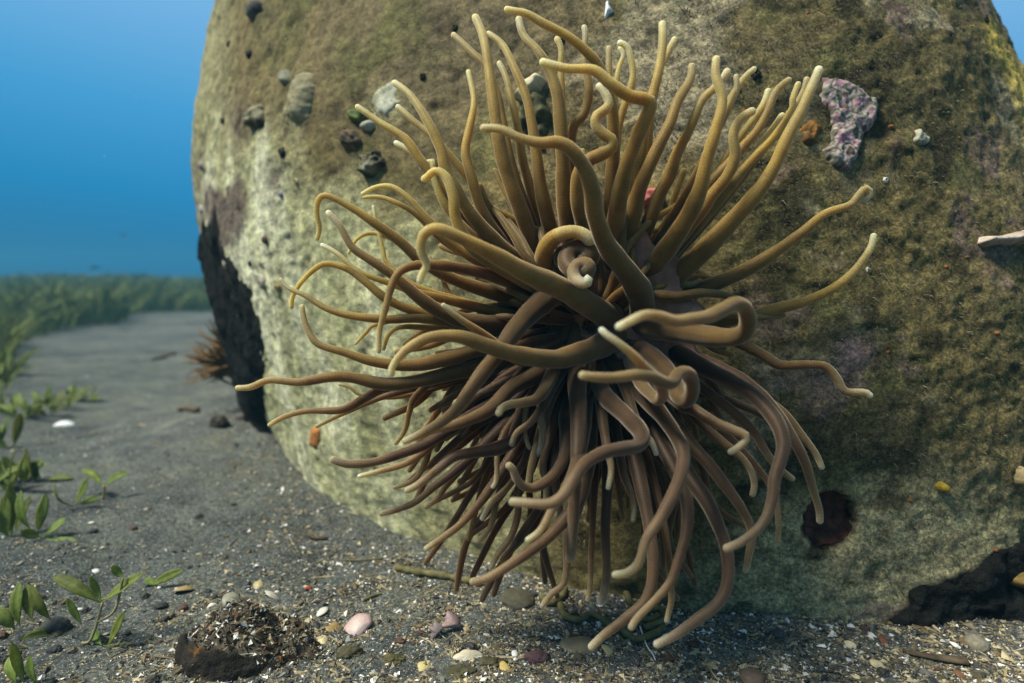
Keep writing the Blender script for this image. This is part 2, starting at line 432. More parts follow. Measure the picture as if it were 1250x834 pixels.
    c = lerp(c, np.array([0.88, 0.66, 0.15]), 0.95 * sstep(-6, 14, np.where(near, in_poly(u, v, [(1190, 28), (1205, 20), (1218, 27), (1235, 55), (1262, 95), (1300, 150), (1300, 270), (1262, 205), (1240, 135), (1222, 95), (1200, 62)]), -99)))  # bright yellow patch along the upper right edge
    c = lerp(c, np.array([0.42, 0.29, 0.33]), 0.8 * np.exp(-((u - 1040) / 26) ** 2 - ((v - 430) / 20) ** 2) * near)
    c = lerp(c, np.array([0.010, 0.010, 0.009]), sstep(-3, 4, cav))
    c = lerp(c, np.array([0.020, 0.008, 0.006]), sstep(.05, .3, pit))
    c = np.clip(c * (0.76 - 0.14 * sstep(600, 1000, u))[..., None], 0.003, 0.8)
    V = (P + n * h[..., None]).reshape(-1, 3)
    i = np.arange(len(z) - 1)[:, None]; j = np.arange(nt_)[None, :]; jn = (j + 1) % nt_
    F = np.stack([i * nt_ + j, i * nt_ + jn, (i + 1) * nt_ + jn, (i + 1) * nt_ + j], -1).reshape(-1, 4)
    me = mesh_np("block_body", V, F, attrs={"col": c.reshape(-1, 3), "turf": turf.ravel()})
    return me
block = empty("concrete_block", (float(BCX(0)), float(BCY(0)), 0))
tag(block, "huge rounded concrete block overgrown with olive algae, leaning over the sand", "block")
def part(name, me, parent, mat):
    o = link(name, me, parent, mat); o.matrix_parent_inverse = parent.matrix_world.inverted(); return o
part("body", build_block(), block, M_BLOCK)

# short algal turf on the block: far too many threads to count
def build_turf(n=20000):
    u = rng.uniform(250, 1340, n * 2); v = rng.uniform(-30, 775, n * 2)
    P0 = np.stack([u / 1000, v / 1000, 0 * u], -1)
    keep = rng.random(n * 2) < np.clip(0.10 + 0.9 * sstep(560, 900, u) + 0.35 * fbm(P0, 8, 3, 51), 0.05, 1)
    keep &= ~(in_poly(u, v, CAVITY) > -3) & (np.hypot((u - 1009) / 46, (v - 628) / 46) > 1)
    u, v = u[keep][:n], v[keep][:n]
    t, z = block_tz(u, v); ok = np.isfinite(t) & (z > 0.01); t, z = t[ok], z[ok]
    P = block_pt(t, z); nn = block_nrm(t, z)
    h = 0.012 * fbm(P, 5, 3, 31) + 0.0045 * fbm(P, 22, 3, 32)
    P = P + nn * h[:, None]
    m = len(P)
    L = rng.uniform(0.0014, 0.0042, m) * (1 + 0.8 * (rng.random(m) < .12))
    a = rng.normal(0, 1, (m, 3)); tang = a - nn * np.sum(a * nn, 1, keepdims=True); tang /= np.linalg.norm(tang, axis=1, keepdims=True)
    side = np.cross(nn, tang)
    w = rng.uniform(0.00022, 0.0005, m)[:, None]
    b0 = P - nn * 0.001; mid = P + nn * (0.6 * L)[:, None] + tang * (0.35 * L)[:, None]; tip = P + nn * (0.75 * L)[:, None] + tang * (1.0 * L)[:, None] - np.array([0, 0, 1]) * (0.3 * L)[:, None]
    V = np.stack([b0 - side * w, b0 + side * w, mid + side * w * .8, mid - side * w * .8, tip], 1).reshape(-1, 3)
    k = np.arange(m)[:, None] * 5
    F = np.concatenate([k + np.array([[0, 1, 2]]), k + np.array([[0, 2, 3]]), k + np.array([[3, 2, 4]])], 0)
    pal = .5 * np.array([[.30, .28, .16], [.20, .20, .07], [.14, .12, .05], [.40, .38, .26], [.16, .18, .06]])
    c = pal[rng.integers(0, 5, m)] * rng.uniform(.6, 1.15, (m, 1))
    me = mesh_np("algal_turf", V, F, smooth=False, attrs={"col": np.repeat(c, 5, 0)})
    return me
tf = part("algal_turf", build_turf(), block, M_V); tag(tf, "fine pale and olive turf algae threads", kind="stuff")

# ------------------------------------------------------------------ the anemone
# each tentacle: width at root, width at tip (photo pixels), how far its middle and its tip reach out towards open water (cm), way from tip to root
TENT = [
 (26,13, 3, 0,"577,20 588,45 596,80 603,120 615,200 640,270 668,340"),
 (22,10, 2,-1,"592,40 612,55 628,84 642,115 650,150 655,185 662,240 685,330"),
 (18,11, 1,-2,"552,42 576,66 592,82 604,110 614,150 630,220 670,330"),
 (20, 9, 2,-1,"573,84 579,121 571,161 567,187 576,219 592,262 640,340"),
 (18,10, 0,-3,"606,75 616,95 625,124 634,161 640,202 660,270 690,330"),
 (26,11, 4, 2,"478,97 501,115 524,150 539,184 546,212 575,262 615,305 670,350"),
 (24,10, 3, 2,"432,126 464,150 493,170 513,196 545,235 585,280 660,350"),
 (16,10, 1,-1,"482,130 504,147 524,161 541,178 563,207 600,260 660,330"),
 (14, 9, 1, 0,"478,174 495,184 515,200 545,240 640,340"),
 (20,10, 3, 3,"511,206 519,202 528,197 530,206 533,224 550,260 600,310 670,360"),
 (30,12, 5, 5,"512,223 519,219 527,211 536,211 545,220 553,240 558,268 575,299 606,323 656,347 705,375"),
 (16, 8, 2, 1,"440,238 458,227 478,227 498,243 520,267 570,310 660,360"),
 (14, 7, 1, 0,"441,240 465,242 492,254 512,267 560,305 660,350"),
 (22, 8, 4, 4,"386,295 389,277 385,258 387,243 397,238 421,250 458,274 488,294 516,318 565,345 660,375"),
 (26,10, 4, 5,"396,255 414,274 431,301 458,321 485,341 512,364 541,382 580,393 670,395"),
 (17, 7, 2, 1,"388,299 411,311 438,331 472,343 520,360 600,380 680,395"),
 (20, 7, 3, 1,"357,378 358,361 371,341 394,324 421,329 445,344 472,364 505,378 560,390 670,400"),
 (22, 7, 3, 2,"338,337 350,350 371,359 398,376 428,386 472,391 519,388 580,395 680,405"),
 (26, 9, 4, 4,"366,368 371,395 386,420 421,432 458,442 505,445 556,435 590,425 680,405"),
 (28,10, 4, 5,"284,474 304,474 327,466 364,468 404,460 431,460 472,468 512,465 556,455 590,448 690,420"),
 (38,11,10,11,"509,346 513,332 519,322 513,306 515,291 524,282 540,282 572,296 606,312 640,331 690,355 728,378 760,395"),
 (34,12, 9,11,"478,463 478,450 487,436 502,422 525,411 559,411 589,422 623,432 673,438 705,432 734,422 765,402"),
 (17, 9, 5, 7,"535,368 556,384 579,401 599,415 635,440 700,440"),
 (20, 9, 6, 7,"461,432 462,416 464,401 473,374 481,347 492,331 515,324 559,326 610,340 680,370"),
 (14, 7, 2, 2,"465,430 472,412 485,402 512,400 539,401 600,408 680,410"),
 (11, 6, 1,-1,"453,250 458,274 468,304 475,321 520,355 640,385"),
 (11, 6, 0,-2,"423,311 435,291 458,286 500,305 560,345 660,375"),
 (10, 6, 0,-1,"431,422 445,405 458,395 510,392 640,400"),
 (10, 6, 0, 0,"409,470 428,474 445,482 510,480 640,440"),
 (24, 8, 3, 3,"327,521 350,507 377,500 417,500 444,487 468,475 520,462 600,445 690,430"),
 (14, 7, 1, 1,"384,521 404,511 431,500 480,482 560,460 680,430"),
 (18, 8, 2, 1,"480,546 495,527 501,504 511,480 550,455 670,430"),
 (34,12, 8, 9,"491,540 515,530 540,515 558,497 585,460 612,427 640,390 672,362 705,352"),
 (28,12, 6, 8,"505,541 528,525 562,515 599,500 624,475 645,463 705,430"),
 (24,12, 4, 6,"401,561 412,566 426,568 454,564 488,553 522,541 552,524 610,490 700,440"),
 (18, 8, 3, 4,"434,583 464,574 498,564 522,549 545,527 600,500 700,440"),
 (16, 8, 2, 2,"478,595 505,584 518,564 530,540 580,510 690,450"),
 (26,12, 6, 8,"490,601 508,591 535,571 555,558 575,554 606,549 626,537 634,518 645,493 690,445"),
 (22, 9, 4, 4,"461,628 488,623 511,613 535,591 562,568 605,530 690,460"),
 (14, 9, 2, 2,"518,623 535,611 548,590 580,555 690,460"),
 (24, 9, 4, 5,"515,674 535,662 562,642 585,615 604,588 640,535 700,460"),
 (14, 9, 2, 3,"579,662 599,642 607,615 618,585 650,530 705,460"),
 (18,10, 3, 4,"597,695 606,675 622,655 632,628 634,600 655,540 710,460"),
 (28,13, 8,10,"574,709 599,704 632,685 663,662 690,632 708,603 718,550 720,460"),
 (20,12, 9,12,"637,660 659,646 676,622 695,590 712,530 718,460"),
 (24,12, 7,10,"616,566 626,571 633,584 643,593 656,594 673,584 686,563 691,534 692,505 706,455"),
 (26,15,13,15,"617,614 645,614 672,613 690,602 702,584 716,566 737,554 758,549 776,545 783,536 779,524 760,504 738,482 722,445"),
 (26,16, 8, 8,"694,690 698,640 702,600 706,551 706,507 704,460 712,420"),
 (22,12, 6, 9,"606,512 613,500 625,493 640,490 656,486 668,468 690,425"),
 (11, 7, 4, 5,"648,551 641,535 639,515 655,470 700,430"),
 (12, 8, 4, 5,"597,596 603,589 605,575 607,555 625,515 690,450"),
 (26,13,11,13,"746,704 757,702 770,698 783,684 790,657 806,632 820,605 831,576 833,551 822,527 806,504 785,482 748,435"),
 (28,14, 9,12,"884,672 909,658 930,637 941,610 944,585 952,561 956,541 947,514 922,484 895,467 862,450 790,412"),
 (22,12, 5, 6,"999,643 998,625 991,598 983,564 969,534 949,504 919,474 885,453 795,415"),
 (24,11, 6, 7,"909,702 916,675 919,648 905,618 882,588 862,564 840,540 770,445"),
 (22,12, 8,10,"889,553 899,549 910,541 911,534 895,527 872,516 848,500 824,487 765,430"),
 (14,10, 3, 4,"1006,573 996,554 979,534 945,495 870,450 800,415"),
 (18,11, 4, 5,"973,586 949,571 932,551 916,524 880,490 790,430"),
 (14,11, 5, 6,"916,608 919,591 912,571 895,550 850,510 775,440"),
 (12, 9, 3, 4,"947,667 949,642 947,608 930,575 880,525 780,440"),
 (26,14, 9,11,"797,791 825,778 853,757 878,735 889,706 886,670 875,640 860,610 835,572 770,455"),
 (22,12, 8,10,"770,771 778,758 801,735 819,712 827,686 836,650 838,620 828,585 765,460"),
 (24,14, 7, 9,"718,793 738,772 764,752 787,732 796,706 797,670 785,600 750,460"),
 (16,10, 6, 8,"657,742 665,731 674,722 688,712 693,690 694,655 708,580 725,460"),
 (12, 9, 4, 6,"716,738 719,717 720,680 725,620 735,460"),
 (20,13, 5, 6,"732,740 739,726 742,694 738,640 742,560 740,460"),
 (14, 9, 5, 7,"811,762 816,743 820,723 815,660 790,560 755,460"),
 (24,13, 3, 2,"809,27 808,55 803,85 797,110 788,150 782,190 774,240 755,340"),
 (28,14, 7, 8,"660,72 692,82 724,86 744,104 767,119 784,122 793,127 790,140 777,170 762,215 752,269 742,350"),
 (18,11, 1,-1,"826,45 816,67 803,95 793,140 785,210 760,330"),
 (28,13, 4, 3,"843,75 841,97 828,124 818,155 798,192 781,228 770,270 750,350"),
 (30,13, 6, 6,"875,68 873,94 880,124 873,158 863,195 855,232 838,269 805,315 765,360"),
 (22,12, 3, 3,"891,82 878,101 858,121 851,133 841,158 826,188 818,215 804,242 765,340"),
 (16,10, 2, 2,"898,91 898,111 888,131 872,165 845,225 775,340"),
 (16,10, 1, 0,"922,81 908,94 895,114 878,150 850,220 780,340"),
 (24,14, 4, 5,"922,136 905,147 897,165 899,188 889,212 868,239 852,262 780,350"),
 (16,11, 2, 2,"937,106 929,128 905,165 866,230 790,340"),
 (22,11, 3, 3,"967,96 949,111 939,134 925,158 908,178 888,202 850,245 780,345"),
 (16,11, 2, 2,"974,97 967,118 966,134 945,170 892,225 790,350"),
 (15,11, 1, 1,"984,91 979,111 962,140 900,225 790,350"),
 (32,14, 5, 6,"1001,82 992,108 979,138 962,168 945,202 927,230 900,262 866,299 828,335 775,372"),
 (26,12, 2, 1,"955,140 925,185 880,240 835,290 770,360"),
 (24,10, 2, 2,"1050,246 1058,243 1063,236 1056,229 1046,239 1036,249 1006,260 979,284 949,307 915,328 868,348 780,380"),
 (24,10, 2, 2,"1066,282 1060,304 1040,334 1016,354 983,368 949,376 920,385 870,392 790,400"),
 (20,11, 2, 3,"1063,489 1056,481 1030,479 1020,462 1006,446 983,444 952,445 929,432 880,412 795,405"),
 (32,15,12,18,"752,405 768,396 787,386 805,387 821,391 842,388 862,385 880,378 895,371 907,374 914,390 909,407 890,413 848,408 808,402 765,395"),
 (20,12,13,15,"731,401 742,411 757,420 774,433 790,452 803,468 808,481 803,489 794,482 783,468 765,430"),
 (26,15,12,17,"707,459 727,460 750,459 773,456 792,459 808,467 820,468 827,458 838,456 845,466 845,480 838,490 829,483 824,468 808,445 768,415"),
 (36,13, 9,10,"585,157 600,158 614,161 631,170 657,176 680,174 700,185 715,206 724,232 728,264 741,300 764,331 781,358 782,382 760,398"),
 (22,12, 4, 5,"615,9 630,12 645,15 665,27 688,40 710,58 732,85 745,125 748,180 745,260 735,345"),
 (28,12, 4, 2,"633,18 637,33 643,45 657,60 671,84 680,115 683,150 686,190 690,250 705,345"),
 (20,10, 3, 2,"711,29 713,44 712,77 719,111 714,138 702,152 698,175 701,230 712,340"),
 (26,14, 5, 5,"727,104 737,114 744,128 738,137 730,142 729,153 738,163 748,170 747,180 733,188 716,197 705,215 704,242 712,275 728,350"),
 (14,10, 1, 0,"744,55 745,81 746,115 745,200 740,340"),
 (13, 9, 1, 0,"752,55 759,67 753,91 750,150 742,340"),
 (16,10, 2, 2,"752,49 764,55 769,72 771,91 768,111 761,134 755,165 748,240 738,345"),
 (14,10, 0,-1,"676,46 683,60 684,90 690,150 705,330"),
 (26,22, 4, 5,"722,300 712,289 695,284 677,290 666,305 663,328 675,360"),
 (20, 9, 5, 6,"640,602 646,580 655,550 662,520 672,485 700,430"),
 (18, 9, 4, 5,"664,625 668,595 664,565 672,530 682,490 705,430"),
 (18, 9, 5, 6,"622,548 632,530 648,516 662,495 676,468 702,425"),
 (20,10, 4, 5,"678,655 682,620 678,585 684,545 690,500 710,440"),
 (16, 8, 4, 6,"588,640 602,612 622,590 640,560 660,515 702,440"),
 (18, 9, 5, 6,"650,560 660,545 664,525 660,505 668,480 700,430"),
 (18, 9, 5, 7,"742,600 748,575 742,550 736,520 732,485 728,430"),
 (18, 9, 4, 6,"770,640 772,610 762,580 758,550 748,505 738,440"),
 (18, 9, 5, 7,"800,560 795,540 786,525 775,505 765,480 745,430"),
 (24,14, 1, 1,"640,455 655,445 668,428 680,405 700,380"),
 (24,14, 1, 1,"668,470 674,452 680,432 688,408 705,380"),
 (24,14, 1, 1,"690,465 694,448 698,430 702,408 712,380"),
]
AN_U, AN_V = 722.0, 398.0
D_POT = float(block_depth(AN_U, AN_V)[0]); D0 = D_POT - 0.085
base_p, base_n = on_block(AN_U, AN_V)

def catmull(P, n):
    P = np.asarray(P, float)
    P = np.vstack([2 * P[0] - P[1], P, 2 * P[-1] - P[-2]])
    seg = len(P) - 3
    d = np.linalg.norm(np.diff(P[1:-1], axis=0), axis=1) ** 0.5 + 1e-6
    T = np.concatenate([[0], np.cumsum(d)]); ts = np.linspace(0, T[-1], n)
    k = np.clip(np.searchsorted(T, ts, side='right') - 1, 0, seg - 1)
    x = ((ts - T[k]) / d[k])[:, None]
    p0, p1, p2, p3 = P[k], P[k + 1], P[k + 2], P[k + 3]
    return 0.5 * (2 * p1 + (p2 - p0) * x + (2 * p0 - 5 * p1 + 4 * p2 - p3) * x ** 2 + (3 * p1 - p0 - 3 * p2 + p3) * x ** 3)

def resample(C, n, *extra):
    L = np.concatenate([[0], np.cumsum(np.linalg.norm(np.diff(C, axis=0), axis=1))])
    s = np.linspace(0, L[-1], n)
    out = [np.stack([np.interp(s, L, C[:, i]) for i in range(C.shape[1])], 1)]
    out += [np.interp(s, L, e) for e in extra]
    return out, s

def tube(C, R, ns=12, closed_start=False):
    """round tube along C with radii R; rounded end at C[-1]"""
    n = len(C)
    T = np.gradient(C, axis=0); T /= np.linalg.norm(T, axis=1, keepdims=True) + 1e-12
    a = np.array([0, 0, 1.0]) if abs(T[0][2]) < .9 else np.array([1.0, 0, 0])
    U = np.zeros_like(C); u = a - T[0] * a.dot(T[0]); U[0] = u / np.linalg.norm(u)
    for i in range(1, n):
        u = U[i - 1] - T[i] * U[i - 1].dot(T[i]); U[i] = u / (np.linalg.norm(u) + 1e-12)
    W = np.cross(T, U)
    th = np.linspace(0, 2 * np.pi, ns, endpoint=False)
    V = C[:, None] + R[:, None, None] * (np.cos(th)[None, :, None] * U[:, None] + np.sin(th)[None, :, None] * W[:, None])
    V = V.reshape(-1, 3)
    i = np.arange(n - 1)[:, None]; j = np.arange(ns)[None, :]; jn = (j + 1) % ns
    F = np.stack([i * ns + j, i * ns + jn, (i + 1) * ns + jn, (i + 1) * ns + j], -1).reshape(-1, 4)
    return V, F

def tube_mesh(name, C, R, ns=12, attrs=None):
    """tube with pole caps, quads plus degenerate-free triangle fans"""
    V, F = tube(C, R, ns); n = len(C)
    V = np.vstack([V, C[:1], C[-1:] + (C[-1:] - C[-2:-1]) * 0.15])
    a, b = len(V) - 2, len(V) - 1
    faces = [tuple(int(q) for q in f) for f in F]
    faces += [(a, (k + 1) % ns, k) for k in range(ns)]
    o = (n - 1) * ns
    faces += [(b, o + k, o + (k + 1) % ns) for k in range(ns)]
    at = None
    if attrs:
        at = {k: np.concatenate([np.repeat(v, ns, 0), v[:1], v[-1:]], 0) for k, v in attrs.items()}
    return mesh_np(name, V, faces, attrs=at)

anemone = empty("sea_anemone", tuple(base_p))
tag(anemone, "large olive and mauve sea anemone with long pale-tipped tentacles, shade painted on the lower ones, clinging to the block", "anemone")

def tentacle(uv_tip_first, wr, wt, mid, tip, shade_hue, seed, fade=1.0):
    uv = np.array(uv_tip_first, float)[::-1]
    uv = catmull(uv, 160)
    (uv,), s = resample(uv, 150); s = s / s[-1]
    r = np.random.default_rng(seed)
    # depth off the disc: leaves it, passes its middle reach, ends at its tip reach
    c0, c1, c2 = -0.01, mid * .01, tip * .01
    off = c0 + (4 * c1 - 3 * c0 - c2) * s + (2 * c0 + 2 * c2 - 4 * c1) * s * s
    d = D0 - off
    w = 0.70 * wt + (0.95 * wr - 0.70 * wt) * (1 - s) ** 1.05
    rad_px = w / 2
    dp = block_depth(uv[:, 0], uv[:, 1]); dp = np.where(np.isfinite(dp), dp, 9)
    rad = rad_px * d / FPX
    lim = dp - rad - 0.014
    d = np.where(s > 0.15, np.minimum(d, lim), d)
    k = np.ones(9) / 9; d = np.convolve(np.pad(d, 4, mode='edge'), k, mode='valid')
    P = at_depth(uv[:, 0], uv[:, 1], d)
    gz = ground_z(P[:, 0], P[:, 1])
    rad = rad_px * d / FPX
    P[:, 2] = np.maximum(P[:, 2], gz + rad * 0.8)
    # slow wander of the soft arm
    ph = r.uniform(0, 6.28, 3)
    P = P + (np.sin(s * 9 + ph[0]) * 0.0012 * s)[:, None] * np.array([1, 0, 0]) + (np.sin(s * 11 + ph[1]) * 0.0012 * s)[:, None] * np.array([0, 0, 1])
    L = np.concatenate([[0], np.cumsum(np.linalg.norm(np.diff(P, axis=0), axis=1))])
    n = int(np.clip(L[-1] / 0.0030, 40, 110))
    (C, rd), dist = resample(P, n, rad)
    al = dist / dist[-1]
    rd = rd * (1 + 0.045 * np.sin(dist / 0.018 + ph[2]) + 0.035 * np.sin(dist / 0.0071 + ph[0]) + 0.02 * np.sin(dist / 0.0033 + ph[1]))
    # rounded tip
    back = dist[-1] - dist; rt = rd[-1]
    m = back < rt
    # add extra rings for the round end
    keep = ~m
    C2, r2, d2 = C[keep], rd[keep], dist[keep]
    tipdir = C[-1] - C[-4]; tipdir /= np.linalg.norm(tipdir)
    e0 = C2[-1]; re = r2[-1]
    ang = np.linspace(0, 1.45, 6)[1:]
    C3 = e0 + tipdir * (np.sin(ang) * re)[:, None]; r3 = np.cos(ang) * re
    C2 = np.vstack([C2, C3]); r2 = np.concatenate([r2, r3]); d2 = np.concatenate([d2, d2[-1] + np.sin(ang) * re])
    al2 = np.clip(d2 / d2[-1], 0, 1)
    # the pale end is about as long on every arm
    al2 = np.where(al2 > 0.7, np.maximum(0.7, 1 - (d2[-1] - d2) / max(0.3 * d2[-1], 0.05) * 0.3), al2)
    me = tube_mesh("tentacle", C2, r2, 14, {"along": al2 * fade, "dist": d2, "shade_hue": np.full(len(d2), shade_hue)})
    o = part("tentacle", me, anemone, M_TENT)
    return o

def shade_hue_for(pts):
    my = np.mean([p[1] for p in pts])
    return float(np.clip((my - 330) / 170 + rng.normal(0, 0.10), 0, 1))  # the lower an arm hangs, the more painted shade it gets

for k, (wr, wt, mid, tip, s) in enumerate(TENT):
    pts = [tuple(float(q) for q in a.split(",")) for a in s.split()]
    h = shade_hue_for(pts)
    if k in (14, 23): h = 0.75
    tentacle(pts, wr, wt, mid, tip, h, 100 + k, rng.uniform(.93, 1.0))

# the corkscrew arm in the middle
th = np.linspace(0, 2.6 * 2 * np.pi, 60); q = np.linspace(0, 1, 60)
hel = np.stack([702 + 10 * q + (17 - 11 * q) * np.cos(-th + 2.4), 306 + 40 * q + (13 - 8 * q) * np.sin(-th + 2.4)], 1)
def corkscrew():
    d = D0 - 0.035 - 0.045 * q - 0.004 * np.sin(th)
    P = at_depth(hel[:, 0], hel[:, 1], d)
    root = at_depth(np.array([715.]), np.array([350.]), np.array([D0 + .005]))
    P = np.vstack([root, P]); P = catmull(P, 200)
    rad = np.interp(np.linspace(0, 1, 200), [0, .2, 1], [0.0085, 0.0082, 0.0030])
    (C, rd), dist = resample(P, 110, rad)
    al = np.interp(dist / dist[-1], [0, .7, 1], [0.2, 0.75, 1.0])
    rd[-1] *= 0.5
    me = tube_mesh("tentacle", C, rd, 14, {"along": al, "dist": dist, "shade_hue": np.full(len(dist), 0.9)})
    part("tentacle", me, anemone, M_TENT)
corkscrew()

# shorter arms crowded behind, their shade painted in as a darker colour
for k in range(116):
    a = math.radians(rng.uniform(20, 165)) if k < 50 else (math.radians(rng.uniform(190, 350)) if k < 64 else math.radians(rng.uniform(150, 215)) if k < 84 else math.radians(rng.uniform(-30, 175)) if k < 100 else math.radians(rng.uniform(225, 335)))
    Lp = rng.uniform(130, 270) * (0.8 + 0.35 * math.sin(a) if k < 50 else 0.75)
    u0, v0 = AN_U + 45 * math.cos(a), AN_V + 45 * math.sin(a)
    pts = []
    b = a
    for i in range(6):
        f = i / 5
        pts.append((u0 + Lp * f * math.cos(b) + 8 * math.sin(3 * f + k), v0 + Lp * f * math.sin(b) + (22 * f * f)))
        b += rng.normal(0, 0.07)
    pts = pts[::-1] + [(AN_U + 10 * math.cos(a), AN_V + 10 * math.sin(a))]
    tentacle(pts, rng.uniform(13, 20) if k < 64 else rng.uniform(9, 15), rng.uniform(8, 11), rng.uniform(-1, 3), rng.uniform(-3, 2), min(1.0, shade_hue_for(pts) + .25), 900 + k, .80)

def build_body():
    """column and oral disc: one turned surface from the block to the disc, with a puckered mouth"""
    ctr = at_depth(np.array([AN_U]), np.array([AN_V]), np.array([D0 - 0.008]))[0]
    ax = ctr - (base_p - base_n * 0.03); Ltot = np.linalg.norm(ax); ax /= Ltot
    prof = [(0.000, .085), (0.02, .080), (.05, .058), (.075, .054), (.095, .066), (Ltot * .97, .080), (Ltot + .004, .077), (Ltot + .004, .060), (Ltot - .001, .040), (Ltot - .004, .022), (Ltot, .012), (Ltot + .002, .008), (Ltot - .012, .004)]
    a = np.array([0, 0, 1.0]); U = a - ax * a.dot(ax); U /= np.linalg.norm(U); W = np.cross(ax, U)
    ns = 72; V = []
    for i, (h, r) in enumerate(prof):
        for k in range(ns):
            t = 2 * math.pi * k / ns
            rr = r * (1 + 0.06 * math.sin(12 * t) * (1 if i > 1 else 0.3) + 0.04 * math.sin(5 * t + h * 30))
            V.append(base_p - base_n * 0.03 + ax * h + (U * math.cos(t) + W * math.sin(t)) * rr)
    n = len(prof)
    F = [(i * ns + k, i * ns + (k + 1) % ns, (i + 1) * ns + (k + 1) % ns, (i + 1) * ns + k) for i in range(n - 1) for k in range(ns)]
    F.append(tuple((n - 1) * ns + k for k in range(ns)))
    V = np.array(V)
    me = mesh_np("column_and_disc", V, F, attrs={"along": np.full(len(V), 0.05), "dist": np.zeros(len(V)), "shade_hue": np.full(len(V), 0.5)})
    bm = bmesh.new(); bm.from_mesh(me); bmesh.ops.recalc_face_normals(bm, faces=bm.faces[:]); bm.to_mesh(me); bm.free()
    return me
part("column", build_body(), anemone, M_DISC)

# ------------------------------------------------------------------ growths on the block
def relief(P): return 0.012 * fbm(P, 5, 3, 31) + 0.0045 * fbm(P, 22, 3, 32)

def grow_patch(poly, thick, col_fn, rough_amp=0.003, rough_scale=60, step=2.0, edge=12, jag=4, seed=0, pits=0.0, sharp=0.5):
    """a crust that follows the block under the outline, domed and lumpy, its rim sunk into the block"""
    poly = np.asarray(poly, float)
    u0, v0 = poly.min(0) - 8; u1, v1 = poly.max(0) + 8
    nu, nv = int((u1 - u0) / step) + 2, int((v1 - v0) / step) + 2
    U, Vv = np.meshgrid(np.linspace(u0, u1, nu), np.linspace(v0, v1, nv))
    d = block_depth(U.ravel(), Vv.ravel()).reshape(U.shape)
    t, z = block_tz(U.ravel(), Vv.ravel())
    P = block_pt(t, z); n = block_nrm(t, z)
    fin = np.isfinite(P).all(1); P = np.where(fin[:, None], P, 0); n = np.where(fin[:, None], n, 0)
    sd = in_poly(U.ravel(), Vv.ravel(), poly) + jag * fbm(P, rough_scale, 3, 60 + seed)
    x_ = np.clip(sd / edge, 0, 1); prof = np.sqrt(1 - (1 - x_) ** 2)
    h = relief(P) - 0.006 + (thick + 0.006) * prof + rough_amp * fbm(P, rough_scale, 4, 70 + seed) * (0.3 + prof)
    if pits: h = h - pits * sstep(0.15, 0.4, fbm(P, rough_scale * .8, 2, 80 + seed)) * prof
    V = P + n * h[:, None]
    keep = (fin & (sd > -3)).reshape(nv, nu)
    kq = keep[:-1, :-1] & keep[1:, :-1] & keep[:-1, 1:] & keep[1:, 1:]
    i, j = np.nonzero(kq)
    F = np.stack([i * nu + j, (i + 1) * nu + j, (i + 1) * nu + j + 1, i * nu + j + 1], -1)
    used = np.unique(F); remap = np.zeros(nu * nv, int); remap[used] = np.arange(len(used))
    c = col_fn(P[used], prof[used])
    return mesh_np("growth", V[used], remap[F], attrs={"col": c})

def flat(c, amp=0.25, scale=70, seed=1):
    c = np.array(c)
    def f(P, prof):
        return np.clip(c * (1 + amp * fbm(P, scale, 3, seed))[:, None], 0.002, 0.9)
    return f
def blend(cols, scale=70, seed=1):
    cols = np.array(cols, float)
    def f(P, prof):
        x = np.clip((fbm(P, scale, 3, seed) * 1.1 + 0.5), 0, 0.999) * (len(cols) - 1)
        i = np.floor(x).astype(int); w = (x - i)[:, None]
        return cols[i] * (1 - w) + cols[np.minimum(i + 1, len(cols) - 1)] * w
    return f

def growth(name, label, cat, poly, thick, col, mat=None, group=None, **kw):
    me = grow_patch(poly, thick, col, **kw); me.name = name
    o = link(name, me, None, mat or M_V); tag(o, label, cat, group); return o

def oval(cu, cv, ru, rv, rot=0, n=20, wob=0.12, seed=0):
    r = np.random.default_rng(seed); a = np.linspace(0, 2 * np.pi, n, endpoint=False)
    k = 1 + wob * r.normal(0, 1, n); k = (k + np.roll(k, 1) + np.roll(k, -1)) / 3
    x, y = ru * k * np.cos(a), rv * k * np.sin(a); c, s = math.cos(rot), math.sin(rot)
    return np.stack([cu + x * c - y * s, cv + x * s + y * c], 1)

growth("dark_red_sponge", "dark maroon velvety round sponge patch below the anemone's right side", "sponge", oval(1012, 634, 37, 35, 0, 26, .12, 3), -0.014,
       blend([(.022, .007, .005), (.050, .016, .010), (.095, .034, .018)], 130, 5), rough_amp=.0022, rough_scale=190, step=1.3, jag=3, edge=16)
growth("coralline_crust", "knobbly white and pink crust to the right of the topmost tentacles", "coral",
       [(1002, 97), (1022, 94), (1040, 100), (1060, 112), (1075, 128), (1075, 150), (1060, 165), (1052, 190), (1035, 207), (1018, 206), (1002, 196), (1000, 182), (1014, 172), (1012, 148), (1004, 132), (997, 112)], 0.007,
       blend([(.08, .065, .04), (.25, .14, .17), (.36, .30, .27), (.15, .16, .12), (.07, .06, .035), (.40, .33, .29), (.26, .14, .18)], 120, 6), rough_amp=.004, rough_scale=90, step=1.0, pits=.003, jag=8, edge=9)
growth("orange_brown_sponge", "ragged rusty orange sponge between the pink crust and the tentacles", "sponge", oval(987, 166, 15, 18, .4, 16, .2, 4), 0.006,
       blend([(.05, .025, .008), (.22, .10, .015), (.12, .06, .02)], 80, 7), rough_amp=.006, rough_scale=120, step=1.4, jag=6)
growth("shell_ledge", "pale jutting shell ledge at the right edge of the block", "shell", [(1198, 296), (1202, 287), (1225, 288), (1250, 280), (1290, 276), (1290, 296), (1250, 298), (1225, 300), (1208, 301)], 0.013,
       blend([(.12, .11, .06), (.40, .33, .27), (.55, .48, .40)], 60, 8), rough_amp=.006, rough_scale=70, step=1.4, jag=3, edge=7)
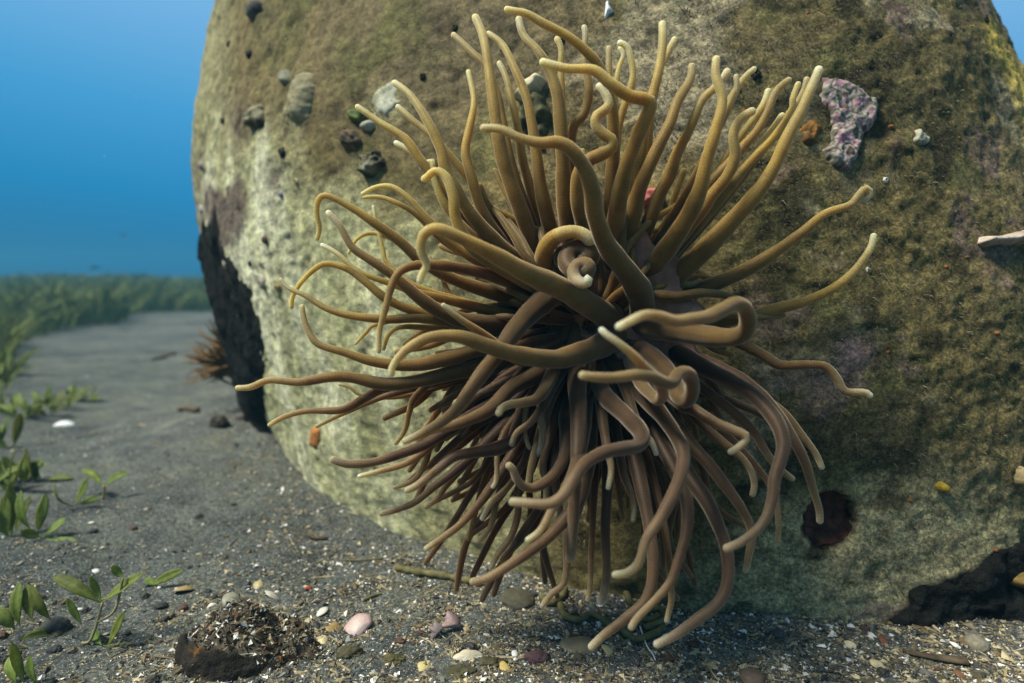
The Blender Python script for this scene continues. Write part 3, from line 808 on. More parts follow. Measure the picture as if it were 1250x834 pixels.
growth("oval_mollusc", "big ribbed olive oval mollusc on the upper left of the block", "mollusc", oval(371, 120, 16, 34, .18, 24, .05, 5), 0.011,
       blend([(.16, .15, .08), (.22, .20, .11), (.28, .25, .15)], 140, 9), rough_amp=.0018, rough_scale=170, step=1.2, jag=2, edge=19)
growth("fuzzy_lump", "fuzzy dark olive lump left of the upper tentacles", "sponge", oval(452, 199, 14, 16, 0, 18, .12, 6), 0.012,
       blend([(.02, .02, .012), (.09, .085, .045), (.20, .20, .14)], 90, 10), rough_amp=.010, rough_scale=110, step=1.3, jag=5, edge=12)
growth("broken_shell", "small brown-mouthed broken shell beside the fuzzy lump", "shell", oval(428, 172, 12, 14, .3, 16, .12, 7), 0.010,
       blend([(.012, .010, .008), (.20, .12, .06), (.06, .05, .03)], 80, 11), rough_amp=.008, rough_scale=90, step=1.2, pits=.02, jag=4, edge=8)
growth("pale_limpet", "pale limpet just above the broken brown shell", "shell", oval(447, 153, 10, 7, -.5, 14, .1, 8), 0.008, blend([(.10, .10, .06), (.45, .45, .36)], 60, 12), rough_amp=.003, step=1.2, edge=8, jag=2)
growth("green_tuft", "bright green algae tuft over the broken brown shell", "algae", oval(437, 140, 14, 10, .4, 14, .2, 9), 0.010, blend([(.06, .09, .02), (.14, .18, .04)], 90, 13), rough_amp=.007, rough_scale=130, step=1.3, edge=8)
growth("dark_cluster", "dark shell cluster left of the oval mollusc", "shell", oval(321, 144, 10, 18, .2, 16, .2, 10), 0.008, blend([(.02, .018, .012), (.10, .085, .04), (.24, .24, .16)], 70, 14), rough_amp=.010, rough_scale=80, step=1.3, pits=.012, jag=5, edge=8)
growth("grey_limpet", "grey-green limpet touching the oval mollusc's left side", "shell", oval(352, 97, 8, 10, 0, 14, .1, 11), 0.009, blend([(.05, .05, .03), (.22, .22, .15)], 60, 15), rough_amp=.004, step=1.2, edge=8, jag=2)
growth("slanting_mussel", "dark slanting mussel near the block's top left corner", "mussel", oval(314, 13, 6, 14, .5, 16, .08, 12), 0.009, blend([(.03, .03, .025), (.13, .13, .10)], 60, 16), rough_amp=.004, step=1.2, edge=6, jag=2)
growth("pale_shell", "pale yellow shell half hidden behind the upper tentacles", "shell", [(626, 118), (640, 102), (658, 92), (668, 100), (660, 112), (640, 126)], 0.014, blend([(.35, .28, .13), (.62, .54, .33)], 50, 17), M_SHELL, rough_amp=.003, step=1.2, edge=8, jag=2)
growth("dark_mussel_clump", "blackish mossy clump below the pale yellow shell, behind tentacles", "mussel", oval(655, 150, 20, 34, 0, 18, .15, 13), 0.010, blend([(.012, .012, .008), (.07, .07, .025)], 60, 18), rough_amp=.010, rough_scale=60, step=1.6, edge=10)
growth("white_sponge_scrap", "small bright white scrap near the top edge above the tentacles", "sponge", [(737, 20), (738, 4), (743, -2), (746, 8), (751, 14), (744, 18), (739, 26)], 0.004, flat((.75, .78, .78), .1), M_SHELL, rough_amp=.002, step=1.0, edge=4, jag=1.5)
growth("orange_tag_sponge", "flat orange sponge tag at the pale foot of the block", "sponge", [(377, 523), (386, 518), (393, 524), (395, 544), (388, 548), (379, 542)], 0.004, flat((.36, .15, .04), .35), rough_amp=.003, step=1.0, edge=8, jag=1.5)
growth("pink_sponge", "small pink sponge glimpsed between the upper right tentacles", "sponge", oval(795, 244, 14, 9, -.5, 14, .15, 14), 0.012, flat((.45, .13, .11), .3), rough_amp=.004, step=1.3, edge=6)
growth("white_crust", "fluffy whitish crust on the block's upper right", "sponge", oval(1131, 165, 13, 9, .2, 14, .25, 15), 0.005, blend([(.16, .15, .08), (.42, .40, .30)], 110, 19), rough_amp=.005, rough_scale=140, step=1.3, edge=7, jag=5)
growth("yellow_ball_sponge", "mustard ball sponge low on the block's right", "sponge", oval(1149, 594, 7, 7, 0, 14, .08, 16), 0.010, flat((.28, .20, .02), .2), rough_amp=.002, step=1.0, edge=6, jag=1)
growth("tan_tube_sponge", "tan tube-shaped sponge at the right edge", "sponge", oval(1240, 580, 6, 14, .1, 14, .08, 17), 0.012, flat((.24, .19, .10), .25), rough_amp=.003, step=1.0, edge=6, jag=1)
growth("brown_sponge", "yellow-brown knob inside the dark hollow's right end", "sponge", oval(1246, 707, 12, 9, -.3, 14, .12, 18), 0.02, flat((.16, .11, .03), .3), rough_amp=.004, step=1.2, edge=7, jag=2)
growth("white_scar", "chalky white scar on the block left of the upper tentacles", "crust", [(446, 118), (462, 98), (480, 92), (492, 104), (486, 126), (470, 142), (452, 142)], 0.0015, blend([(.22, .22, .14), (.42, .43, .33)], 90, 20), rough_amp=.0015, rough_scale=110, step=1.4, edge=12, jag=9)
ORANGE = [(985, 18, 4.5, "beside the top edge"), (908, 136, 4, "behind the upper right tentacle tips"), (1093, 150, 6, "right of the pink crust"), (1178, 165, 5, "on the upper right flank"),
          (1162, 324, 6, "lowest of three by the shell ledge"), (1182, 301, 4, "highest of three by the shell ledge"), (1187, 312, 4.5, "middle of three by the shell ledge"), (1084, 430, 5, "beside the lilac patch"),
          (1216, 407, 4.5, "alone near the right edge"), (1112, 612, 4.5, "left of the mustard ball"), (1218, 673, 5.5, "on the hollow's upper rim")]
for k, (u_, v_, r_, w_) in enumerate(ORANGE):
    growth("orange_sponge", f"tiny orange sponge dot {w_}", "sponge", oval(u_, v_, r_ * .8, r_ * .75, 0, 12, .2, 30 + k), 0.003, flat((.24, .085, .015), .3), group="orange sponge dots on the block", rough_amp=.002, step=.9, edge=4, jag=1)

# the black sponge slab down the block's far left side, wrapping round it
def black_slab():
    tv = []
    zz = np.linspace(-0.03, 0.40, 90); ww = np.linspace(0, 1, 70)
    # right border of the slab as seen, turned into places on the block
    bord = [(264, 262), (274, 300), (284, 322), (301, 349), (312, 376), (320, 405), (323, 440), (323, 470), (325, 500), (326, 512)]
    tb, zb = block_tz(np.array([b[0] for b in bord], float), np.array([b[1] for b in bord], float))
    ok_ = np.isfinite(tb); tb, zb = tb[ok_], zb[ok_]; tb = np.where(tb < 0, tb + 2 * np.pi, tb)
    o = np.argsort(zb); tr = np.interp(zz, zb[o], tb[o])
    tl = tr - np.interp(zz, [-.03, .1, .25, .40], [.62, .60, .42, .05])
    T = tl[:, None] + (tr - tl)[:, None] * ww; Z = zz[:, None] + 0 * T
    P = block_pt(T, Z); n = block_nrm(T, Z)
    e = np.minimum(np.minimum(ww, 1 - ww)[None, :] * np.ones((90, 1)) / .10, ((0.40 - zz) / .06)[:, None])
    prof = np.clip(e + 0.25 * fbm(P, 30, 2, 90), 0, 1) ** .5
    th = np.interp(zz, [-.03, .05, .2, .40], [.026, .023, .010, .004])[:, None]
    ST = np.stack([P[..., 0], P[..., 1], P[..., 2] * .35], -1)
    h = relief(P) - .008 + (th + .008) * prof + prof * (.006 * fbm(P, 25, 3, 91) + .007 * fbm(ST, 90, 3, 92) - .006 * sstep(.1, .4, fbm(ST, 60, 2, 93)))
    V = (P + n * h[..., None]).reshape(-1, 3)
    i, j = np.meshgrid(np.arange(89), np.arange(69), indexing='ij')
    F = np.stack([i * 70 + j, i * 70 + j + 1, (i + 1) * 70 + j + 1, (i + 1) * 70 + j], -1).reshape(-1, 4)
    o = link("black_sponge", mesh_np("black_sponge", V, F), None, M_BLACK)
    tag(o, "rugged black sponge slab down the block's far left side", "sponge")
black_slab()

growth("black_sponge", "low black ragged sponge mass under the block's lower right side", "sponge", [p for p in CAVITY if p[1] < 799] + [(1400, 790), (1082, 790)], 0.006,
       blend([(.004, .004, .004), (.010, .010, .009), (.022, .021, .018)], 60, 21), M_BLACK, rough_amp=.008, rough_scale=60, step=2.2, jag=6, edge=14)
# barnacles and bored tubes
def barnacle_mesh(seed, r=1.0, h=0.8, mouth=.5, col=(.5, .47, .4), dark=(.02, .018, .015)):
    rr = np.random.default_rng(seed); ns = 14
    prof = [(-.25, 1.05, 0), (0, 1.0, 0), (.5 * h, .82, 0), (h, mouth + .12, 0), (h * .98, mouth, 1), (h * .35, mouth * .75, 1), (h * .2, .05, 1)]
    V, c = [], []
    for z_, q, dk in prof:
        for k in range(ns):
            a = 2 * math.pi * k / ns
            w = q * (1 + .16 * math.sin(6 * a + seed) + .12 * math.sin(2 * a + 2 * seed) + .08 * rr.normal())
            V.append((w * r * math.cos(a), w * r * math.sin(a), z_ * r + .06 * r * rr.normal() * (z_ > .6 * h)))
            c.append(np.array(dark if dk else col) * rr.uniform(.75, 1.2))
    n = len(prof)
    F = [(i * ns + k, i * ns + (k + 1) % ns, (i + 1) * ns + (k + 1) % ns, (i + 1) * ns + k) for i in range(n - 1) for k in range(ns)]
    F.append(tuple((n - 1) * ns + k for k in range(ns)))
    return mesh_np("barnacle", np.array(V), F, attrs={"col": np.array(c)})
def set_on_block(o, u_, v_, lift=0.0, spin=0.0):
    p, n = on_block(u_, v_)
    p = p + n * (relief(p[None])[0] + lift)
    q = Vector(n).to_track_quat('Z', 'Y').to_matrix().to_4x4() @ Matrix.Rotation(spin, 4, 'Z')
    o.matrix_world = Matrix.Translation(Vector(p)) @ q
DK = (.035, .033, .022)
BARN = [(306, 67, 6, DK, "dark barnacle below the slanting mussel"), (279, 54, 5, DK, "small dark barnacle nearest the block's top left outline"), (349, 187, 7, DK, "dark barnacle below the oval mollusc"),
        (513, 91, 5.5, DK, "dark barnacle between the upper left tentacle tips"), (553, 31, 5.5, DK, "dark barnacle beside the topmost left tentacle tip"), (687, 50, 5, DK, "dark barnacle between the topmost tentacles"),
        (345, 238, 4, (.4, .38, .5), "tiny cream barnacle below the purple stain"), (364, 222, 5, (.5, .46, .3), "cream barnacle right of the purple stain"), (326, 293, 6, (.16, .07, .05), "reddish barnacle on the pale left face"),
        (321, 346, 10, (.48, .42, .33), "large pale barnacle right of the black slab"), (342, 351, 7, (.38, .28, .10), "yellowish barnacle next to the large pale one"), (270, 147, 5, DK, "dark barnacle on the pale upper left rim"),
        (246, 203, 7, (.42, .33, .30), "upper pinkish barnacle standing out from the left outline"), (239, 256, 6, (.6, .6, .56), "lower white barnacle standing out from the left outline"), (305, 322, 4, DK, "small dark barnacle above the large pale one"),
        (1018, 122, 4.5, (.7, .7, .62), "white barnacle on the pink and white crust"), (1086, 217, 4.5, (.75, .75, .7), "white barnacle below the pink and white crust"), (1201, 25, 7, DK, "dark barnacle at the top of the yellow patch"),
        (1062, 329, 4, (.7, .7, .62), "white barnacle near the right-hand tentacle tip"), (1053, 629, 3.5, (.6, .6, .5), "white barnacle on the maroon sponge's rim"), (921, 92, 9, DK, "dark mossy barnacle behind the upper right tips")]
for k, (u_, v_, r_, c_, lab) in enumerate(BARN):
    d_ = float(block_depth(u_, v_)[0])
    if not math.isfinite(d_): u_ += 8; d_ = float(block_depth(u_, v_)[0])
    o = link("barnacle", barnacle_mesh(200 + k, .8 * r_ * d_ / FPX, 0.65, .42, tuple(.62 * q for q in c_), tuple(.30 * q for q in c_)), None, M_V)
    set_on_block(o, u_, v_, 0.001, k); tag(o, lab, "barnacle", "barnacles on the block")

# the brown feathery bush at the foot of the black slab
def bush():
    base = at_depth(np.array([294.]), np.array([446.]), np.array([1.22]))[0]
    e = empty("feathery_hydroid", (base[0], base[1], base[2]))
    tag(e, "bushy brown feathery hydroid at the foot of the black slab", "hydroid")
    r = np.random.default_rng(5)
    for k in range(150):
        a = math.radians(r.uniform(80, 215)); L = r.uniform(.04, .105)
        if math.degrees(a) > 200: L *= .6
        dr = np.array([math.cos(a), r.normal(-.25, .45), math.sin(a)]); dr /= np.linalg.norm(dr)
        q = np.linspace(0, 1, 9)[:, None]
        C = base + dr * L * q + np.array([0, 0, 1]) * (0.02 * q ** 2) * r.uniform(-1, 1) + np.array([r.normal(0, .012), 0, r.normal(0, .012)]) * (1 - q)
        R = np.interp(q[:, 0], [0, .6, 1], [.0016, .0026, .0008]) * r.uniform(.7, 1.2)
        c = np.array([.24, .145, .055]) * r.uniform(.4, 1.25)
        me = tube_mesh("frond", C, R, 5, {"col": np.tile(c, (9, 1))})
        part("frond", me, e, M_V)
bush()

# ------------------------------------------------------------------ things lying on the sand
def lump_mesh(name, seed, sx, sy, sz, col, col2=None, amp=.18, seg=16, flat_bottom=True):
    bm = bmesh.new(); bmesh.ops.create_icosphere(bm, subdivisions=4, radius=1.0)
    V = np.array([v.co[:] for v in bm.verts]); F = [tuple(v.index for v in f.verts) for f in bm.faces]; bm.free()
    k = 1 + amp * fbm(V + seed * 3.1, 1.3, 3, seed) + amp * .5 * fbm(V + seed, 4, 2, seed + 1) + amp * .45 * fbm(V + seed, 13, 2, seed + 5) + .02 * fbm(V, 26, 2, seed)
    V = V * k[:, None] * np.array([sx, sy, sz])
    w = np.clip(fbm(V / max(sx, sy) + seed, 2.2, 3, seed + 2) + .5, 0, 1)[:, None]
    c = np.array(col) * (1 - w) + np.array(col if col2 is None else col2) * w
    return mesh_np(name, V, F, attrs={"col": c})
def shell_mesh(name, seed, rx, ry, dome, col, col2, arc=2 * math.pi, cup=False):
    """a curved flake of shell with growth ribs, broken edge and real thickness"""
    r = np.random.default_rng(seed); na, nr = 26, 7
    top, cc = [], []
    edge = 1 + .16 * np.interp(np.arange(na), np.arange(0, na + 4, 4), r.normal(0, 1, len(np.arange(0, na + 4, 4))))
    for i in range(nr + 1):
        q = i / nr
        for k in range(na):
            a = arc * k / na
            w = q * edge[k]
            top.append((rx * w * math.cos(a), ry * w * math.sin(a), dome * (1 - q * q) * (-1 if cup else 1) + (.05 * rx * math.sin(q * 18) * .4)))
            cc.append(np.array(col) * (1 - q) + np.array(col2) * q * r.uniform(.85, 1.1))
    top = np.array(top); n = len(top); th = .07 * max(rx, ry)
    V = np.vstack([top, top - np.array([0, 0, th])]); C = np.vstack([cc, cc])
    F = []
    for i in range(nr):
        for k in range(na):
            a, b, c, d = i * na + k, i * na + (k + 1) % na, (i + 1) * na + (k + 1) % na, (i + 1) * na + k
            F.append((a, d, c, b)); F.append((n + a, n + b, n + c, n + d))
    for k in range(na):
        a, b = nr * na + k, nr * na + (k + 1) % na
        F.append((a, n + a, n + b, b))
    return mesh_np(name, V, F, attrs={"col": np.clip(C, 0, .9)})
def put(o, u_, v_, lift=0.0, rot=(0, 0, 0)):
    p = ground_at(u_, v_)
    o.location = (p[0], p[1], p[2] + lift); o.rotation_euler = rot
    return float(project(p)[2])
def px(u_, v_): return float(project(ground_at(u_, v_))[2]) / FPX     # metres per photo pixel at that spot on the sand

def stone(name, label, cat, u_, v_, ru, rv, h, col, col2, seed, amp=.15, rot=0, mat=None):
    s = px(u_, v_)
    o = link(name, lump_mesh(name, seed, .88 * ru * s, .88 * rv * s * 1.6, .85 * h * s, np.array(col) * .85, np.array(col2) * .8, amp + .05), None, mat or M_V)
    put(o, u_, v_, h * s * .12, (0, 0, rot)); tag(o, label, cat); return o
def shell(name, label, cat, u_, v_, ru, rv, col, col2, seed, tilt=(.15, .1, 0), dome=.25, arc=2 * math.pi, cup=False, lift=.12):
    s = px(u_, v_)
    o = link(name, shell_mesh(name, seed, ru * s, rv * s * 1.5, dome * ru * s, col, col2, arc, cup), None, M_SHELL)
    put(o, u_, v_, lift * ru * s + (.25 * ru * s if cup else 0), tilt); tag(o, label, cat); return o

stone("round_stone", "flat round silty stone under the lower tentacles", "stone", 632, 733, 25, 17, 9, (.085, .08, .052), (.06, .056, .038), 1, .08, mat=None)
stone("maroon_stone", "small maroon stone in the shell grit at the bottom edge", "stone", 656, 804, 18, 8, 9, (.075, .035, .045), (.12, .07, .07), 2, .14)
stone("pale_pebble", "pale round pebble in front of the dark hollow", "stone", 1192, 788, 15, 11, 12, (.24, .22, .16), (.16, .15, .11), 3, .06)
stone("brown_pebble", "round brown pebble at the bottom edge right of centre", "stone", 918, 828, 18, 12, 9, (.14, .10, .075), (.10, .08, .06), 4, .08)
stone("grey_pebble", "dark grey pebble lying at the block's foot", "stone", 950, 775, 11, 6, 7, (.05, .055, .055), (.08, .085, .08), 5, .1)
stone("mossy_stone", "mossy olive stone right of the rusty vessel", "stone", 425, 800, 18, 9, 11, (.03, .028, .015), (.10, .09, .045), 6, .5)
stone("mossy_stone", "small green furred stone under the pink shell shard", "stone", 480, 806, 15, 7, 8, (.05, .048, .018), (.11, .10, .04), 7, .5)
stone("mossy_stone", "furry olive stone at the bottom edge below the maroon one", "stone", 560, 822, 19, 9, 8, (.05, .047, .02), (.11, .10, .05), 8, .5)
stone("mossy_stone", "mossy stone beside the yellow chip at the bottom", "stone", 600, 812, 20, 7, 8, (.055, .05, .024), (.12, .105, .055), 9, .5)
stone("dark_rubble", "blackish rubble lump at the foot of the black slab", "rubble", 268, 521, 15, 6, 13, (.02, .02, .015), (.07, .065, .04), 10, .3)
stone("grey_rubble", "pinkish grey rubble beside the black slab's foot", "rubble", 300, 512, 14, 5, 10, (.09, .08, .07), (.16, .13, .12), 11, .3)
stone("old_log_end", "grey weathered stump at the edge of the seagrass meadow", "stump", 28, 396, 14, 5, 13, (.09, .09, .07), (.17, .17, .14), 12, .25)
stone("black_stone", "black stone under the seagrass shoots at bottom left", "stone", 68, 770, 20, 9, 16, (.03, .035, .035), (.06, .065, .06), 13, .2)
shell("pink_white_shell", "pinkish white broken shell right of the rusty vessel", "shell", 438, 771, 18, 12, (.50, .44, .40), (.42, .28, .27), 20, (.5, -.3, .4), .35, math.pi * 1.35)
shell("amber_shell", "amber shell flake between the rusty vessel and the pink white shell", "shell", 410, 768, 11, 7, (.24, .15, .05), (.30, .20, .08), 21, (.3, .2, 1))
shell("pink_shell_shard", "dull pink folded shell shard standing in the grit", "shell", 553, 770, 14, 10, (.34, .24, .23), (.28, .19, .18), 22, (.9, .5, .3), .5, math.pi * 1.2, lift=.5)
shell("grey_shell_shard", "grey-mauve shell shard leaning beside the dull pink one", "shell", 534, 779, 9, 10, (.13, .10, .10), (.20, .16, .15), 23, (1.0, -.6, .3), .4, math.pi * 1.1, lift=.7)
shell("brown_flat_shell", "flat brownish shell under the lowest tentacle tip", "shell", 706, 790, 24, 12, (.22, .18, .12), (.16, .14, .09), 24, (.15, .05, 0), .2)
shell("yellow_chip", "pale yellow shell chip beside the lowest left tentacle tip", "shell", 742, 795, 10, 7, (.50, .42, .24), (.42, .34, .18), 25, (.4, .3, .8))
shell("yellow_pebble_shell", "smooth yellow shell below the pink shard", "shell", 618, 816, 7, 7, (.52, .40, .13), (.45, .33, .10), 26, (.3, .2, .3), .5)
shell("yellow_oval_shell", "small yellow oval shell left of the smooth yellow one", "shell", 518, 816, 9, 6, (.50, .43, .18), (.42, .36, .15), 27, (.3, .1, .6), .4)
shell("white_cube_chip", "square white chip beside the maroon stone", "shell", 629, 799, 5, 4, (.8, .8, .78), (.75, .75, .72), 28, (.4, .2, .3), .5)
shell("white_far_shell", "white shell valve lying on the open sand at left", "shell", 79, 520, 13, 4, (.72, .74, .75), (.66, .68, .70), 29, (.1, 0, .1), .35)
shell("white_curl_shell", "curled white shell piece at the bottom centre", "shell", 573, 804, 15, 8, (.42, .38, .27), (.62, .57, .44), 30, (.4, .1, .2), .4, math.pi * 1.3)
shell("cream_chip", "cream oblong shell on the grit below the block at right", "shell", 1038, 788, 8, 4.5, (.66, .58, .38), (.6, .5, .32), 31, (.2, .1, .2), .45)
shell("white_bead_shell", "white bead-like shell at the block's foot", "shell", 1039, 766, 4.5, 3.4, (.75, .75, .73), (.7, .7, .68), 32, (.2, .1, 0), .8)
shell("yellow_twin_shell", "broken yellowish shell pieces at bottom right", "shell", 1072, 814, 12, 6, (.60, .52, .33), (.48, .40, .22), 33, (.4, .3, .5), .4)
shell("green_flake", "thin greenish flake at the hollow's left lip", "shell", 1099, 745, 6, 3, (.35, .36, .12), (.30, .30, .10), 34, (.5, 0, .2), .2)
shell("orange_flake", "rusty orange flake on the grit below the hollow", "shell", 1081, 785, 6, 6, (.20, .075, .03), (.16, .06, .03), 35, (.5, .2, .3), .3)
shell("orange_corner_flake", "rusty flake right of the brown driftwood", "shell", 1172, 824, 9, 5, (.22, .10, .04), (.16, .08, .04), 36, (.3, .2, .6), .3)

def stick(name, label, cat, pts, w0, w1, lift, mat, ns=8, wob=0.0, seed=0, flatten=1.0, parent=None):
    G = np.array([ground_at(a, b) for a, b in pts]); G[:, 2] += lift
    C = catmull(G, 60) if len(G) > 2 else np.linspace(G[0], G[1], 60)
    s = float(project(G.mean(0))[2]) / FPX
    (C,), d = resample(C, 50); q = d / d[-1]
    R = (w0 + (w1 - w0) * q) / 2 * s * (1 + wob * np.sin(q * 46 + seed) + .5 * wob * np.sin(q * 27 + 2 * seed))
    R[0] *= .5; R[-1] *= .4
    me = tube_mesh(name, C, R, ns); o = link(name, me, None, mat)
    if flatten != 1.0:
        z0 = C[:, 2].mean()
        for v in me.vertices: v.co.z = z0 + (v.co.z - z0) * flatten
    tag(o, label, cat); return o
stick("knotted_twig", "knotted olive twig on the sand left of the lowest tentacles", "twig", [(483, 697), (510, 703), (545, 708), (588, 717)], 9, 9, .004, M_WORM, wob=.16)
stick("driftwood_splinter", "flat brown driftwood splinter on the grit at bottom right", "driftwood", [(1106, 800), (1140, 807), (1182, 812)], 8, 15, .003, M_WOOD, flatten=.55)
stick("dark_twig", "small dark twig on the far sand left of the hydroid", "twig", [(185, 441), (198, 438), (212, 434)], 3, 6, .006, M_WOOD, wob=.15)
stick("brown_twig", "short brown twig on the sand below the hydroid", "twig", [(217, 505), (229, 503), (241, 505)], 5, 7, .006, M_WOOD, wob=.15)
stick("reddish_twig", "thin reddish twig on the sand left of the knotted one", "twig", [(374, 656), (386, 660), (400, 660)], 4, 4, .003, M_WOOD)
stick("pale_straw", "pale straw lying on the sand in front of the anemone's left", "straw", [(418, 687), (440, 687), (466, 685)], 2.5, 2.5, .003, M_WORM)
stick("olive_straw", "olive straw lying aslant right of the rusty vessel", "straw", [(444, 736), (456, 731), (466, 728)], 4, 3, .003, M_WORM)
for k, (p_, lab) in enumerate((([(684, 742), (690, 757), (706, 762), (722, 755), (738, 764), (744, 770)], "olive coiled worm tube beside the flat brown shell"),
                               ([(812, 770), (800, 778), (778, 786), (762, 776), (760, 764), (774, 758), (790, 762), (806, 756)], "olive looped worm tube under the two lowest tentacle tips"),
                               ([(786, 772), (800, 768), (812, 760), (806, 748), (790, 750)], "short olive worm tube inside the looped one"),
                               ([(660, 733), (672, 741), (686, 733), (690, 722)], "olive worm tube curling by the flat round stone"),
                               ([(764, 728), (772, 742), (790, 738), (800, 728)], "olive worm tube in the shade under the anemone"))):
    o = stick("worm_tube", lab, "worm tube", p_, 9, 8, .004, M_WORM, wob=.06, seed=k); o["group"] = "olive worm tubes under the anemone"
thr = stick("white_thread", "thin white thread hanging on the sand under the lowest tentacles", "thread", [(781, 770), (785, 782), (790, 795), (797, 805), (800, 812)], 1.8, 1.4, .004, M_SHELL, ns=6)
me_ = thr.data; at_ = me_.attributes.new("col", 'FLOAT_COLOR', 'POINT'); at_.data.foreach_set("color", np.tile([.7, .7, .68, 1.0], len(me_.vertices)))

# the half-buried rusty vessel: a broken curved wall, mostly sunk, heaped with debris
def vessel():
    c = ground_at(303, 790)
    e = empty("rusty_vessel", tuple(c)); tag(e, "half-buried rusty broken vessel brimming with shell debris", "vessel")
    ns, nh = 150, 26
    a = np.linspace(0, 2 * np.pi, ns, endpoint=False)
    ring = np.stack([np.cos(a), np.sin(a), 0 * a], -1)
    rim = 1 + .06 * np.sin(3 * a + 1) + .10 * fbm(ring, 2.5, 3, 5)
    # the wall stands high at the front left, is broken away at the back and right
    hgt = np.clip(.20 + .36 * np.cos(a - math.radians(238)) + .45 * fbm(ring, 4, 3, 8), .02, 1.0)
    V = []
    for side, sgn in ((0, 1.0), (1, .91)):
        for i in range(nh):
            q = i / (nh - 1)
            rad = (0.86 + .20 * math.sin(q * 2.6)) * sgn
            z = -.022 + (.022 + .026 * hgt) * q
            V.append(np.stack([.054 * rad * rim * np.cos(a), .034 * rad * rim * np.sin(a), z - .002 * side], -1))
    fine = np.array(V).reshape(-1, 3)
    V = fine + .0045 * np.stack([fbm(fine, 60, 4, 1, .65), fbm(fine, 60, 4, 2, .65), fbm(fine, 60, 4, 3, .65)], -1)
    F = []
    for blk in (0, 1):
        for i in range(nh - 1):
            for k in range(ns):
                o_ = blk * nh * ns
                f = (o_ + i * ns + k, o_ + i * ns + (k + 1) % ns, o_ + (i + 1) * ns + (k + 1) % ns, o_ + (i + 1) * ns + k)
                F.append(f if blk == 0 else f[::-1])
    for k in range(ns):
        x, y = (nh - 1) * ns + k, (nh - 1) * ns + (k + 1) % ns
        F.append((x, y, nh * ns + y, nh * ns + x))
    link("wall", mesh_np("wall", V, F), e, M_RUST)
    g = 90; X, Y = np.meshgrid(np.linspace(-1.25, 1.25, g), np.linspace(-1.25, 1.25, g))
    rr = np.sqrt(X * X + Y * Y)
    Pf = np.stack([.056 * X, .036 * Y, .030 - .030 * rr ** 2 + .003 * np.clip(Y, -1, 1)], -1)
    hump = .011 * fbm(Pf, 45, 3, 4) + .005 * fbm(Pf, 130, 3, 14)
    # a black hollow open towards the right
    hump = hump - .016 * np.exp(-((X - .42) / .26) ** 2 - ((Y + .05) / .38) ** 2)
    Pf[..., 2] += hump
    keep = rr < 1.22
    kq = keep[:-1, :-1] & keep[1:, :-1] & keep[:-1, 1:] & keep[1:, 1:]; i, j = np.nonzero(kq)
    F = np.stack([i * g + j, i * g + j + 1, (i + 1) * g + j + 1, (i + 1) * g + j], -1)
    cols = np.clip(.5 + fbm(Pf.reshape(-1, 3), 120, 3, 6), 0, 1)[:, None]
    col = np.array([.014, .011, .008]) * (1 - cols) + np.array([.10, .080, .048]) * cols
    link("silt_fill", mesh_np("silt_fill", Pf.reshape(-1, 3), F, attrs={"col": col}), e, M_V)
    # crumbs heaped on the fill
    n = 3200; r = np.random.default_rng(12)
    q = np.sqrt(r.random(n)) * 1.2; t = r.uniform(0, 6.28, n); x, y = q * np.cos(t), q * np.sin(t)
    jj = np.clip(((x + 1.25) / 2.5 * (g - 1)).astype(int), 0, g - 1); ii = np.clip(((y + 1.25) / 2.5 * (g - 1)).astype(int), 0, g - 1)
    Pb = Pf[ii, jj] + np.array([0, 0, .0006]); s = np.clip(r.lognormal(-6.75, .5, n), .0004, .0038)
    thin = r.random(n) < .3
    base = np.array([[1, 0, 0], [-.5, .87, 0], [-.5, -.87, 0], [.1, .1, .9], [0, 0, -.7]])
    Vc = np.repeat(base[None], n, 0) + r.normal(0, .28, (n, 5, 3)); Vc[thin] *= np.array([5.5, .3, .3]); s[thin] = np.clip(s[thin], 0, .0018)
    A = r.uniform(0, 6.28, n); B = r.normal(0, .5, n); ca, sa, cb, sb = np.cos(A)[:, None], np.sin(A)[:, None], np.cos(B)[:, None], np.sin(B)[:, None]
    xx, zz = Vc[..., 0] * cb - Vc[..., 2] * sb, Vc[..., 0] * sb + Vc[..., 2] * cb
    Vc = np.stack([xx * ca - Vc[..., 1] * sa, xx * sa + Vc[..., 1] * ca, zz], -1) * s[:, None, None] + Pb[:, None, :]
    T = np.array([[0, 1, 3], [1, 2, 3], [2, 0, 3], [1, 0, 4], [2, 1, 4], [0, 2, 4]])
    F = (np.arange(n)[:, None, None] * 5 + T[None]).reshape(-1, 3)
    pal = np.array([[.02, .018, .014], [.06, .05, .03], [.16, .13, .08], [.34, .29, .18], [.62, .62, .58], [.14, .06, .02]])
    cc = pal[r.choice(6, n, p=[.20, .22, .22, .19, .10, .07])] * r.uniform(.7, 1.2, (n, 1))
    d_ = link("debris", mesh_np("debris", Vc.reshape(-1, 3), F, smooth=False, attrs={"col": np.repeat(cc, 5, 0)}), e, M_V); tag(d_, kind="stuff")
    return e
vessel()
